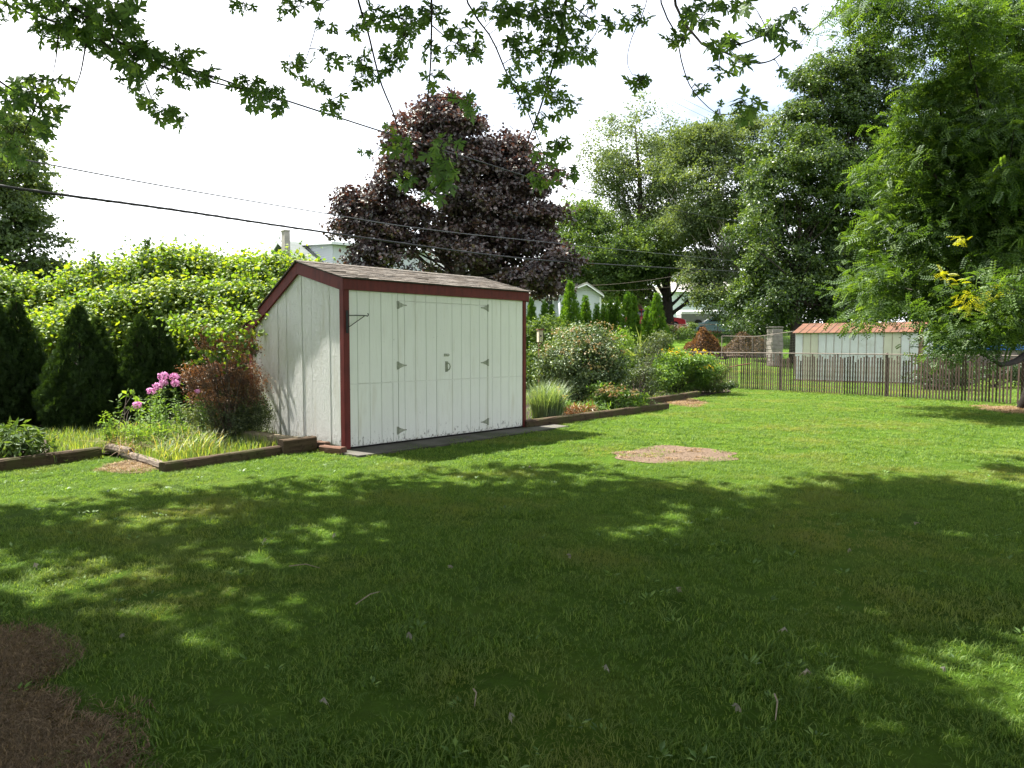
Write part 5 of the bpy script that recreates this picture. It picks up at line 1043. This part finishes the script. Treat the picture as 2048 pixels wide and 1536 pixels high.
shrub('pale_shrub', 'small greyish shrub at the foot of the last bright arborvitae', 'shrub', c, LL([(1325, 680, 15, 14), (1312, 695, 18, 12)], 24, seed=2, jit=.1), LM['pale'], 122, 60, 22, .09, .07, stems=10, sr=.008)
rg = np.random.default_rng(78); q = inpoly_pts(rg, bedR[:-1], 9000); q = q[(vnoise(q[:, 0], q[:, 1], .8, 6) > .45)]; blades('weedy_growth', 'low weeds and grass filling the right garden bed', np.c_[q, np.full(len(q), .03)], .16, .012, LM['blade'], 79, .25, .5, .5)

# ---------------------------------------------------------------- feathery tree at the right edge
b = G(2075, 818); b[2] = 0
tree('honey_locust_tree', 'large feathery leaved locust tree hanging over the fence at the right edge', 'tree', b, [b, b+[.05, -.1, 2.2], b+[-.2, .1, 4.8], b+[-.6, .2, 8.6]], .30,
     LL([(1770, 20, 40, 40), (1730, 30, 32, 38), (1880, 40, 60, 40), (1980, 60, 90, 60), (2060, 150, 80, 80), (1960, 170, 80, 50), (1890, 110, 34, 26), (1830, 262, 42, 34), (1900, 290, 60, 48), (1990, 290, 80, 60), (2070, 320, 70, 80), (1800, 345, 48, 42), (1870, 390, 66, 44), (1960, 410, 70, 50), (1790, 430, 44, 44), (1850, 470, 66, 44), (2050, 470, 60, 60), (1760, 520, 40, 34), (1820, 560, 64, 44), (1910, 540, 60, 42), (2000, 420, 60, 50), (2040, 230, 50, 50), (1990, 500, 50, 44), (1750, 580, 34, 26), (1785, 615, 38, 20), (1885, 592, 52, 24)], 16.2, seed=9, jit=.7)
     + LL([(1950, 580, 52, 24), (2020, 600, 50, 34), (1940, 640, 34, 20), (1975, 645, 56, 26), (1945, 694, 36, 11), (1955, 685, 46, 16), (2010, 670, 40, 22)], 14.8, seed=10, jit=.4),
     LM['locust'], BARKD, 30, nclump=2300, per=11, bough=(230, .62, .5), cr=.20, size=.27, T=T_compound(6, .14, .21), nl=60, tvar=.7, rand=.6, outb=.3, droop=.7, inner=.25, flat=.5)
o = [x for x in COL.objects if x.name.startswith('honey_locust')][0]; rg = np.random.default_rng(32)
(V, F, t), _ = foliage(rg, LL([(1885, 552, 16, 8), (1902, 560, 12, 8), (1925, 480, 10, 5), (1935, 590, 14, 8), (1925, 612, 12, 6), (1990, 556, 12, 6), (2003, 566, 8, 8), (1990, 600, 10, 6)], 13.9, seed=3, jit=.1), 18, 4, .07, .20, T_compound(), rand=.4, droop=.8); link('yellow_leaves', mesh_np('yellow_leaves', V-b, F, LM['yellow'], attr=t), o)

# ---------------------------------------------------------------- overhanging silver maple
tb = np.array([0.8, -3.2, 0.0]); mt = thing('silver_maple_tree', tuple(tb), 'silver maple whose lobed leaves hang into the top of the photo on thin drooping twigs', 'tree')
rg = np.random.default_rng(91)
cl_ = [(-11.3, 4.6, 8.4, 4.2, 4.3, 1.7), (-7.4, 5.0, 8.3, 4.2, 4.3, 1.7), (-4.4, 6.3, 8.3, 4.4, 4.9, 1.5), (-.5, 7.6, 8.4, 4.5, 5.0, 1.4), (4.1, 7.8, 8.5, 4.6, 5.2, 1.4), (1.5, 9.0, 8.5, 3.2, 3.2, 1.1), (6.5, 9.2, 8.5, 3.2, 3.0, 1.1), (-3.0, 8.4, 8.3, 2.6, 2.2, 1.0), (-8, 0, 9.2, 4.6, 4.6, 2), (-2.5, 1.2, 9.8, 5, 4.8, 2), (3.2, 1.5, 9.8, 5, 4.8, 2), (0, -4, 10.5, 6, 5, 2.4), (7, -1, 9.5, 4, 5, 2), (9, 3, 8.5, 4, 5, 1.8), (-3, -9, 6.5, 6, 2.5, 3.5), (5, -9, 6.5, 5, 2.5, 3.5), (-9, -2, 7.5, 4, 4, 2.2), (0, -2, 8, 6, 4, 2), (8, -3, 7.5, 4, 4, 2.4), (-10, -6, 7, 4, 4, 3.5), (11, -6, 7, 4, 4, 3.5)]  # the low lobes behind and beside the camera are added to dim the foreground
(V, F, t), C = foliage(rg, cl_, 5000, 44, .27, .20, T_leaf(.8, .1), bough=(470, 1.0, .5), inner=.1, tvar=.5, flat=.45)
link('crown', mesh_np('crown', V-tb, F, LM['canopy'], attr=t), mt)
mb = MB(); mb.tube(curve_pts([tb, tb+[0, .1, 2], tb+[-.1, .4, 4.2], tb+[-.8, 2.5, 8.2]], 12), np.linspace(.42, .14, 13), 12)
for l in cl_: c = np.array(l[:3]); s = tb+[0, .35, 3.6+rg.random()*1.2]; mb.tube(curve_pts([s, s*.5+c*.5+[0, 0, .4], c], 8), np.linspace(.17, .03, 9), 7, cap=False)
limbs(rg, mb, [tb+[0, 0, 3], tb+[-.1, 1.5, 6], tb+[-.8, 4, 8.6]], C[rg.choice(len(C), 160)], .09)
mb.build('trunk', BARK, mt, origin=tb, smooth=True)
BR = [([(60, -60), (170, 30), (240, 85), (320, 130), (400, 158), (500, 182), (580, 203)], 6.2, .012), ([(118, 60), (113, 110), (104, 158)], 6.0, .005), ([(172, 88), (160, 150), (140, 196)], 6.0, .005), ([(200, 80), (280, 150), (310, 205), (370, 240)], 6.1, .005), ([(60, 150), (75, 190), (60, 240), (30, 300)], 5.6, .006), ([(-60, 120), (10, 170), (80, 215)], 5.6, .008),
      ([(668, -30), (645, 10), (615, 110), (582, 186)], 6.6, .006), ([(712, -30), (735, 60), (760, 160), (785, 222), (800, 270), (812, 295)], 6.3, .009), ([(760, 160), (725, 130), (700, 170), (680, 190)], 6.4, .004), ([(820, 60), (790, 110), (765, 150)], 6.5, .004), ([(862, -30), (863, 50), (861, 130), (855, 200), (845, 290), (843, 330)], 6.0, .008), ([(863, 50), (900, 80), (945, 100)], 6.1, .004),
      ([(925, -30), (985, 80), (1015, 150), (1050, 212), (1085, 300), (1098, 350)], 6.8, .008), ([(1135, -30), (1118, 80), (1098, 160), (1075, 232), (1055, 285), (1054, 312)], 7.0, .011), ([(1060, 285), (1090, 310), (1130, 340)], 6.6, .004), ([(845, 290), (880, 300), (890, 345), (868, 385)], 5.2, .004), ([(1150, 15), (1190, 45), (1215, 52), (1262, 42)], 6.5, .004), ([(1300, -30), (1262, 80), (1255, 125), (1265, 150)], 6.2, .004),
      ([(1318, -30), (1352, 70), (1365, 130), (1385, 180), (1430, 225), (1465, 228)], 5.8, .006), ([(1345, -30), (1395, 78), (1440, 100), (1500, 125), (1540, 122), (1568, 103)], 5.2, .009), ([(1440, 95), (1500, 82), (1560, 50), (1600, 20)], 5.2, .005), ([(485, -30), (485, 12)], 6.5, .004), ([(600, -30), (600, 12)], 6.5, .005), ([(1690, -30), (1605, 80), (1590, 90)], 5.6, .003)]
ob = MB(); BS = []
for pts, Y, r in BR:
    mb = MB(); W = [D(px, py, Y+.25*math.sin(px*.02)) for px, py in pts]
    if pts[0][1] < 0: W = [W[0]+np.array([.5*(rg.random()-.5), -1.2, 2.6]), W[0]+np.array([0, -.35, .95])]+W
    q = curve_pts(W, 22); rr = np.linspace(r*1.4, max(r*.4, .0022), 23); BS.append(curve_pts(W, 44)[8:])
    if r >= .006: mb.tube(q, rr, 6, cap=False); mb.build('branch', TWIG, mt, origin=tb)
    else: ob.tube(q, rr, 5, cap=False)
BL = [(60, 8, 50, 12, 14), (105, 38, 45, 38, 34), (170, 25, 60, 40, 60), (235, 38, 45, 38, 42), (150, 72, 50, 22, 34), (210, 85, 42, 28, 36), (262, 100, 38, 32, 32), (300, 108, 28, 20, 16), (265, 20, 15, 28, 12), (330, 128, 40, 24, 24), (380, 150, 34, 24, 20), (420, 152, 24, 16, 10), (272, 132, 24, 20, 12), (290, 180, 26, 22, 12), (262, 160, 18, 16, 7), (360, 105, 24, 13, 6), (500, 168, 33, 18, 17), (545, 192, 32, 22, 20), (505, 198, 22, 18, 7), (335, 220, 24, 12, 7), (368, 240, 12, 20, 5), (303, 215, 18, 12, 5), (315, 237, 14, 10, 4),
      (75, 160, 33, 16, 12), (120, 172, 22, 22, 10), (50, 185, 28, 22, 13), (80, 215, 33, 26, 16), (28, 200, 28, 28, 13), (95, 258, 24, 16, 8), (110, 215, 10, 22, 4), (12, 250, 18, 45, 12), (28, 300, 24, 26, 10), (2, 30, 5, 22, 3), (485, 10, 22, 10, 7), (600, 8, 38, 10, 12), (588, 126, 24, 20, 12), (653, 51, 13, 12, 5), (702, 55, 18, 16, 6), (653, 109, 22, 18, 8), (636, 167, 18, 12, 6), (668, 208, 20, 22, 12), (723, 116, 22, 20, 10), (745, 38, 18, 18, 7), (762, 18, 22, 18, 10), (813, 41, 32, 26, 22), (868, 24, 28, 23, 16), (810, 70, 22, 18, 11), (789, 116, 18, 24, 10), (731, 154, 24, 22, 15), (779, 137, 14, 18, 6),
      (858, 102, 18, 16, 8), (909, 99, 20, 14, 8), (947, 99, 20, 20, 12), (926, 62, 22, 16, 9), (868, 154, 16, 14, 7), (974, 18, 18, 16, 8), (1018, 18, 32, 20, 20), (1046, 34, 24, 26, 16), (1087, 25, 38, 26, 32), (1121, 34, 28, 38, 28), (1029, 82, 28, 22, 16), (1046, 113, 22, 22, 14), (1094, 92, 28, 28, 20), (1135, 82, 26, 32, 22), (1118, 116, 18, 16, 7), (1176, 106, 20, 16, 10), (1182, 10, 14, 10, 4), (1025, 154, 17, 22, 10), (1053, 181, 24, 18, 15), (1094, 171, 28, 22, 17), (1121, 205, 22, 24, 13), (1087, 232, 16, 18, 6), (1046, 212, 18, 10, 6), (1152, 208, 11, 7, 3), (1083, 253, 13, 13, 4), (1100, 304, 26, 22, 12), (1128, 284, 13, 16, 4), (1135, 338, 22, 12, 8), (1083, 359, 22, 16, 9),
      (1217, 51, 15, 13, 6), (800, 284, 28, 18, 12), (772, 256, 12, 6, 3), (742, 301, 18, 9, 4), (895, 284, 24, 15, 9), (882, 304, 18, 22, 8), (813, 352, 18, 12, 7), (889, 345, 26, 20, 12), (868, 386, 20, 12, 6), (933, 205, 25, 15, 8), (1273, 33, 26, 22, 11), (1282, 162, 19, 18, 10), (1340, 75, 12, 9, 4), (1365, 75, 18, 17, 7), (1398, 25, 32, 22, 20), (1394, 171, 13, 14, 6), (1502, 8, 18, 10, 4), (1432, 137, 17, 11, 4), (1448, 83, 27, 18, 13), (1473, 121, 18, 13, 6), (1511, 58, 20, 14, 7), (1557, 54, 32, 20, 13), (1590, 20, 16, 12, 3), (1602, 50, 14, 10, 3), (1590, 87, 8, 16, 2), (1557, 137, 6, 6, 1), (1440, 221, 8, 8, 3), (1494, 208, 27, 13, 9), (1490, 233, 15, 11, 4), (1440, 10, 50, 10, 10), (560, 40, 6, 6, 1), (1170, 40, 30, 20, 8)]
BS = np.vstack(BS); bx = 1024+FPX*BS[:, 0]/(BS[:, 1]*_c-(BS[:, 2]-EYE)*_s); by = 768-FPX*(BS[:, 1]*_s+(BS[:, 2]-EYE)*_c)/(BS[:, 1]*_c-(BS[:, 2]-EYE)*_s)
P = []
for cx, cy, rx, ry, n in BL:
    Y0 = 5.0+2.4*rg.random() if cx < 1320 else 4.7+.9*rg.random()
    nb_ = int(np.argmin((bx-cx)**2+(by-cy)**2)); Y0 = BS[nb_, 1]+rg.normal()*.15; Cb = D(cx, cy, Y0); ax = unit(np.array([rx, 0, -ry*.8])*(1 if rg.random() < .5 else -1)+rg.normal(size=3)*4)*max(rx, ry)*.7*Y0/FPX
    tw = curve_pts([BS[nb_], (BS[nb_]+Cb)/2+[0, 0, .02], Cb-ax*.6, Cb+ax*.8-[0, 0, .03]], 9); ob.tube(tw, np.linspace(.0042, .0018, 10), 4, cap=False)
    for _ in range(int(n*1.4+.5)):
        a_, q_ = rg.random()*6.283, rg.random()**.5*1.1; p_ = D(cx+rx*q_*math.cos(a_), cy+ry*q_*math.sin(a_), Y0+rg.normal()*.12); P.append(p_); a0 = tw[int(rg.integers(2, 10))]; ob.tube([a0, (a0+p_)/2+[0, 0, .012], p_], [.0016, .0012, .0009], 3, cap=False)
ob.build('twigs', TWIG, mt, origin=tb)
P = np.array(P); n = len(P); Nr = rg.normal(size=(n, 3))*.75+[0, -.75, .45]; Up = rg.normal(size=(n, 3))*.75+[0, -.1, -.75]; S = .104*(.6+.65*rg.random(n)); tn = np.clip(.35+.5*(rg.random(n)-.5)+(rg.random(n) < .06)*.5, 0, 1)
px_ = 1024+FPX*P[:, 0]/P[:, 1]; vis = (px_ > 5) & (px_ < 2043) & ((768-FPX*((P[:, 2]-EYE)*_c+P[:, 1]*_s)/(P[:, 1]*_c-(P[:, 2]-EYE)*_s)) > 6)
face = np.abs((unit(Nr)*unit(P-[0, 0, EYE])).sum(1)); score = S/P[:, 1]*np.sqrt(face)*vis; order = np.argsort(-score); big = order[:300]; rest = order[300:]
TV, TF = T_maple(); lv = [mesh_np('leaf', TV, TF, LM['maple'], attr=np.full(len(TF), v)) for v in (.08, .25, .4, .6, .95)]
z = unit(Nr); y = unit(Up-(Up*z).sum(1, keepdims=True)*z); x = np.cross(y, z)
for i in big:
    o = link('leaf', lv[int(np.argmin(np.abs(np.array([.08, .25, .4, .6, .95])-tn[i])))], mt); R_ = Matrix(((x[i][0], y[i][0], z[i][0]), (x[i][1], y[i][1], z[i][1]), (x[i][2], y[i][2], z[i][2])))
    o.rotation_euler = R_.to_euler(); o.location = P[i]-tb; o.scale = (S[i],)*3
V, F, t = scatter(rg, P[rest], Nr[rest], Up[rest], S[rest], T_maple(), tn[rest]); s = link('leaves', mesh_np('leaves', V-tb, F, LM['maple'], attr=t), mt); s['kind'] = 'stuff'

# ---------------------------------------------------------------- lawn: blades grow on points spread over the ground
def instancer(name, label, pts, sc, tufts, kind='stuff', cat='grass'):
    coll = bpy.data.collections.new(name+'_tufts')
    for me in tufts: coll.objects.link(bpy.data.objects.new(name+'_tuft', me))
    me = bpy.data.meshes.new(name); me.vertices.add(len(pts)); me.vertices.foreach_set('co', np.asarray(pts, np.float32).reshape(-1))
    a = me.attributes.new('sc', 'FLOAT', 'POINT'); a.data.foreach_set('value', np.asarray(sc, np.float32)); o = link(name, me); tag(o, label, cat, kind=kind)
    g = bpy.data.node_groups.new(name, 'GeometryNodeTree'); g.interface.new_socket('Geometry', in_out='INPUT', socket_type='NodeSocketGeometry'); g.interface.new_socket('Geometry', in_out='OUTPUT', socket_type='NodeSocketGeometry')
    i_ = g.nodes.new('NodeGroupInput'); o_ = g.nodes.new('NodeGroupOutput'); ins = g.nodes.new('GeometryNodeInstanceOnPoints'); ci = g.nodes.new('GeometryNodeCollectionInfo'); ci.inputs['Collection'].default_value = coll; ci.inputs['Separate Children'].default_value = True; ci.inputs['Reset Children'].default_value = True
    rv = g.nodes.new('FunctionNodeRandomValue'); rv.data_type = 'FLOAT_VECTOR'; rv.inputs[0].default_value = (-.05, -.05, 0); rv.inputs[1].default_value = (.05, .05, 6.283)
    na = g.nodes.new('GeometryNodeInputNamedAttribute'); na.data_type = 'FLOAT'; na.inputs[0].default_value = 'sc'; ins.inputs['Pick Instance'].default_value = True
    g.links.new(i_.outputs[0], ins.inputs['Points']); g.links.new(ci.outputs[0], ins.inputs['Instance']); g.links.new(rv.outputs[0], ins.inputs['Rotation']); g.links.new(na.outputs[0], ins.inputs['Scale']); g.links.new(ins.outputs[0], o_.inputs[0])
    m = o.modifiers.new('grow', 'NODES'); m.node_group = g; return o
rg = np.random.default_rng(93)
def tuft(n, R, h, wd, mat, seed, tint, tv, lean): r_ = np.random.default_rng(seed); a = r_.random(n)*6.283; q = np.sqrt(r_.random(n))*R; return blades('tuft', None, np.stack([q*np.cos(a), q*np.sin(a), np.full(n, -.004)], 1), h, wd, mat, seed, tint, tv, lean, fn='mesh')
near = [tuft(100, .13, .034, .0031, LM['lawn'], 200+i, .35+.1*i, .7, .9) for i in range(4)]
far = [tuft(75, .17, .042, .0062, LM['lawn'], 210+i, .35+.1*i, .7, .9) for i in range(4)]
dead = [tuft(150, .15, .028, .0034, LM['deadgrass'], 220+i, .35+.12*i, .8, 1.2) for i in range(3)]
dry = [tuft(60, .13, .05, .006, LM['straw'], 230+i, .4+.1*i, .8, 1.8) for i in range(3)]
def lawn_pts(y0, y1, dens):
    n = int((y1-y0)*(y1+y0)*.76*dens*1.1); Y = np.sqrt(y0*y0+(y1*y1-y0*y0)*rg.random(n)); X = (rg.random(n)*2-1)*(Y*.76+.5); return np.stack([X, Y], 1)
def keep(p):
    x, y = p[:, 0], p[:, 1]; j = (vnoise(x, y, .14, 5)-.5)*.40; k = np.ones(len(p), bool)
    for poly in (bedL, bedR[:-1]): k &= ~inpoly(x, y, [(a, b_) for a, b_ in poly])
    for poly in (slabk,): k &= ~inpoly(x+j, y+j, poly)
    for poly in (straw1, straw2, straw3): k &= ~(inpoly(x+j, y+j, poly) & (vnoise(x, y, .18, 9) > .22))
    k &= ~(inpoly(x+j, y+j, dirt) & (vnoise(x, y, .14, 11) > .26) & (rg.random(len(p)) > .07))
    u = (x-SHO[0])*cA+(y-SHO[1])*sA; v = -(x-SHO[0])*sA+(y-SHO[1])*cA; k &= ~((u > -.1) & (u < LS+.1) & (v > -.02) & (v < 3))
    return k
p1 = lawn_pts(2.2, 9.5, 80); p1 = p1[keep(p1)]; isd = inpoly(p1[:, 0]+(vnoise(p1[:, 0], p1[:, 1], .25, 2)-.5)*.5, p1[:, 1]+(vnoise(p1[:, 0], p1[:, 1], .25, 4)-.5)*.5, [(a, b_) for a, b_ in deadp]); dd = isd & (rg.random(len(p1)) < .80)
z1 = np.c_[p1, np.zeros(len(p1))]; sc = (.70+.6*rg.random(len(p1)))*(.75+.45*vnoise(p1[:, 0], p1[:, 1], .6, 7))*(.85+.4*vnoise(p1[:, 0], p1[:, 1], .17, 12))*np.where(rg.random(len(p1)) < .02, 1.6, 1)
instancer('lawn_grass', 'mown green lawn grass in the shaded foreground', z1[~dd], sc[~dd], near)
dq = inpoly_pts(rg, deadp, 3300); jx = (vnoise(dq[:, 0], dq[:, 1], .22, 2)-.5)*.9; jy = (vnoise(dq[:, 0], dq[:, 1], .22, 8)-.5)*.9; dq = dq[inpoly(dq[:, 0]+jx+.12, dq[:, 1]+jy+.06, [(a, b_) for a, b_ in deadp]) & (vnoise(dq[:, 0], dq[:, 1], .3, 6) > .22)]; dq = dq[(dq[:, 1] > 2.0) & (np.abs(dq[:, 0]) < dq[:, 1]*.8)]; dz = np.vstack([z1[dd], np.c_[dq, np.full(len(dq), .006)]]); instancer('dead_grass', 'dead brown grass in the bottom left corner of the lawn', dz, .7+.5*rg.random(len(dz)), dead)
p2 = lawn_pts(9.5, 34, 30); p2 = p2[keep(p2)]; z2 = np.c_[p2, terrain(p2[:, 0], p2[:, 1])]
fx = (z2[:, 0]-fo[0])*fn[0]+(z2[:, 1]-fo[1])*fn[1]
instancer('sunny_lawn_grass', 'sunlit lawn grass running up to the slatted fence', z2, (.8+.5*rg.random(len(z2)))*np.where(fx > -.1, 1.5, 1.0), far)
pe = np.vstack([inpoly_pts(rg, s_, n_) for s_, n_ in ((straw1, 110), (straw2, 150), (straw3, 200), (dirt, 10))]); instancer('dry_straw', 'dry straw scattered over the bare patches of the lawn', np.c_[pe, np.full(len(pe), .008)], .6+.5*rg.random(len(pe)), dry)
# broad leaved weeds in the lawn
n = 420; Y = np.sqrt(4.8+85*rg.random(n)); X = (rg.random(n)*2-1)*Y*.74; q = np.stack([X, Y], 1); kk = keep(q) & (vnoise(X, Y, .9, 3) > .45); q = q[kk]; PP, NN, UU, SS = [], [], [], []
for x_, y_ in q:
    m_ = rg.integers(4, 10); sz = .018+.028*rg.random()
    for _ in range(m_): a_ = rg.random()*6.283; PP.append([x_+.02*math.cos(a_), y_+.02*math.sin(a_), .02+.02*rg.random()]); NN.append([-.5*math.cos(a_), -.5*math.sin(a_), 1]); UU.append([math.cos(a_), math.sin(a_), .35]); SS.append(sz*(.7+.6*rg.random()))
V, F, t = scatter(rg, np.array(PP), np.array(NN), np.array(UU), np.array(SS), T_leaf(.42, .05), rg.random(len(PP))); tag(link('lawn_weeds', mesh_np('lawn_weeds', V, F, LM['peren'], attr=t)), 'small broad leaved weeds dotted through the lawn', 'weeds', kind='stuff')
# pebbles and clods on the bare patch
n = 900; q = inpoly_pts(rg, dirt, n); Tt = (np.array([[1, 0, 0], [-.5, .87, 0], [-.5, -.87, 0], [0, 0, .8]]), np.array([[0, 1, 3], [1, 2, 3], [2, 0, 3]])); V, F, t = scatter(rg, np.c_[q, np.full(n, .004)], np.tile([0, 0, 1.], (n, 1))+rg.normal(size=(n, 3))*.2, rg.normal(size=(n, 3)), .004+.012*rg.random(n)**2, Tt, rg.random(n)); tag(link('dirt_clods', mesh_np('dirt_clods', V, F, M['soil'], attr=t)), 'crumbs of soil on the bare patch in the lawn', 'soil', kind='stuff')
# fallen leaves and sticks
M['fallen'] = leafmat('pale_fallen_leaf', [(.16, .15, .11), (.26, .25, .20)], .2, .05); fm = [mesh_np('fallen_leaf', TV*[.8, 1, 5], TF, M['fallen'], attr=np.full(len(TF), v)) for v in (.2, .8)]
FLW = ['largest one left of the dry stalk at the lower right', 'the one closest to the bottom edge, just right of the middle', 'in deep shade left of the middle, above the row of weeds', 'alone below the sunflecks in the left third', 'near the left edge, above the brown dead patch', 'in the left third, near the pale stick in the sunfleck', 'just right of the middle, at mid depth of the shade',
       'right of the middle, halfway down the shade', 'the upper left neighbour of the pair right of the middle', 'left of centre, just above the flat pale stick', 'nearest the exact centre of the shade', 'lower right corner area, nearest the right edge', 'near the right edge, upper part of the shade', 'in line above the bottom one, right of the middle', 'the lower one in the right third, near the dry stalk', 'at the shadow edge straight in front of the shed', 'lower left, just right of the brown dead patch', 'right third, between the dry stalk and the right edge']
for i, (px, py) in enumerate([(1468, 1428), (1022, 1448), (816, 1282), (642, 1420), (70, 1140), (533, 1089), (1140, 1128), (1574, 1276), (1355, 1190), (670, 1078), (905, 1148), (1885, 1355), (1828, 1058), (1208, 1350), (1620, 1362), (1060, 940), (245, 1290), (1700, 1110)]):
    p = G(px, py); o = bpy.data.objects.new('fallen_leaf', fm[i % 2]); COL.objects.link(o); o.location = (p[0], p[1], .045); o.scale = (.038+.018*rg.random(),)*3; o.rotation_euler = (rg.normal()*.5, rg.normal()*.5, rg.random()*6.28)
    tag(o, 'pale fallen leaf, '+FLW[i], 'fallen leaf', 'fallen leaves on the lawn')
for pts, lab in ((((947, 1378), (949, 1412)), 'short upright pale twig in the shaded lawn, bottom centre'), (((1549, 1388), (1551, 1440)), 'pale dry grass stalk in the shaded lawn at the lower right'), (((712, 1208), (760, 1183)), 'thin pale stick lying flat in the shaded lawn left of centre'), (((578, 1132), (640, 1136)), 'pale stick lying in the sunfleck on the left part of the lawn')):
    a_, c_ = G(*pts[0], .05), G(*pts[1], .03); MBx = MB().tube([a_, (a_+c_)/2+[.01, 0, .02], c_], [.004, .0035, .002], 5); tag(MBx.build('twig', M['plank'], origin=a_), lab, 'twig')
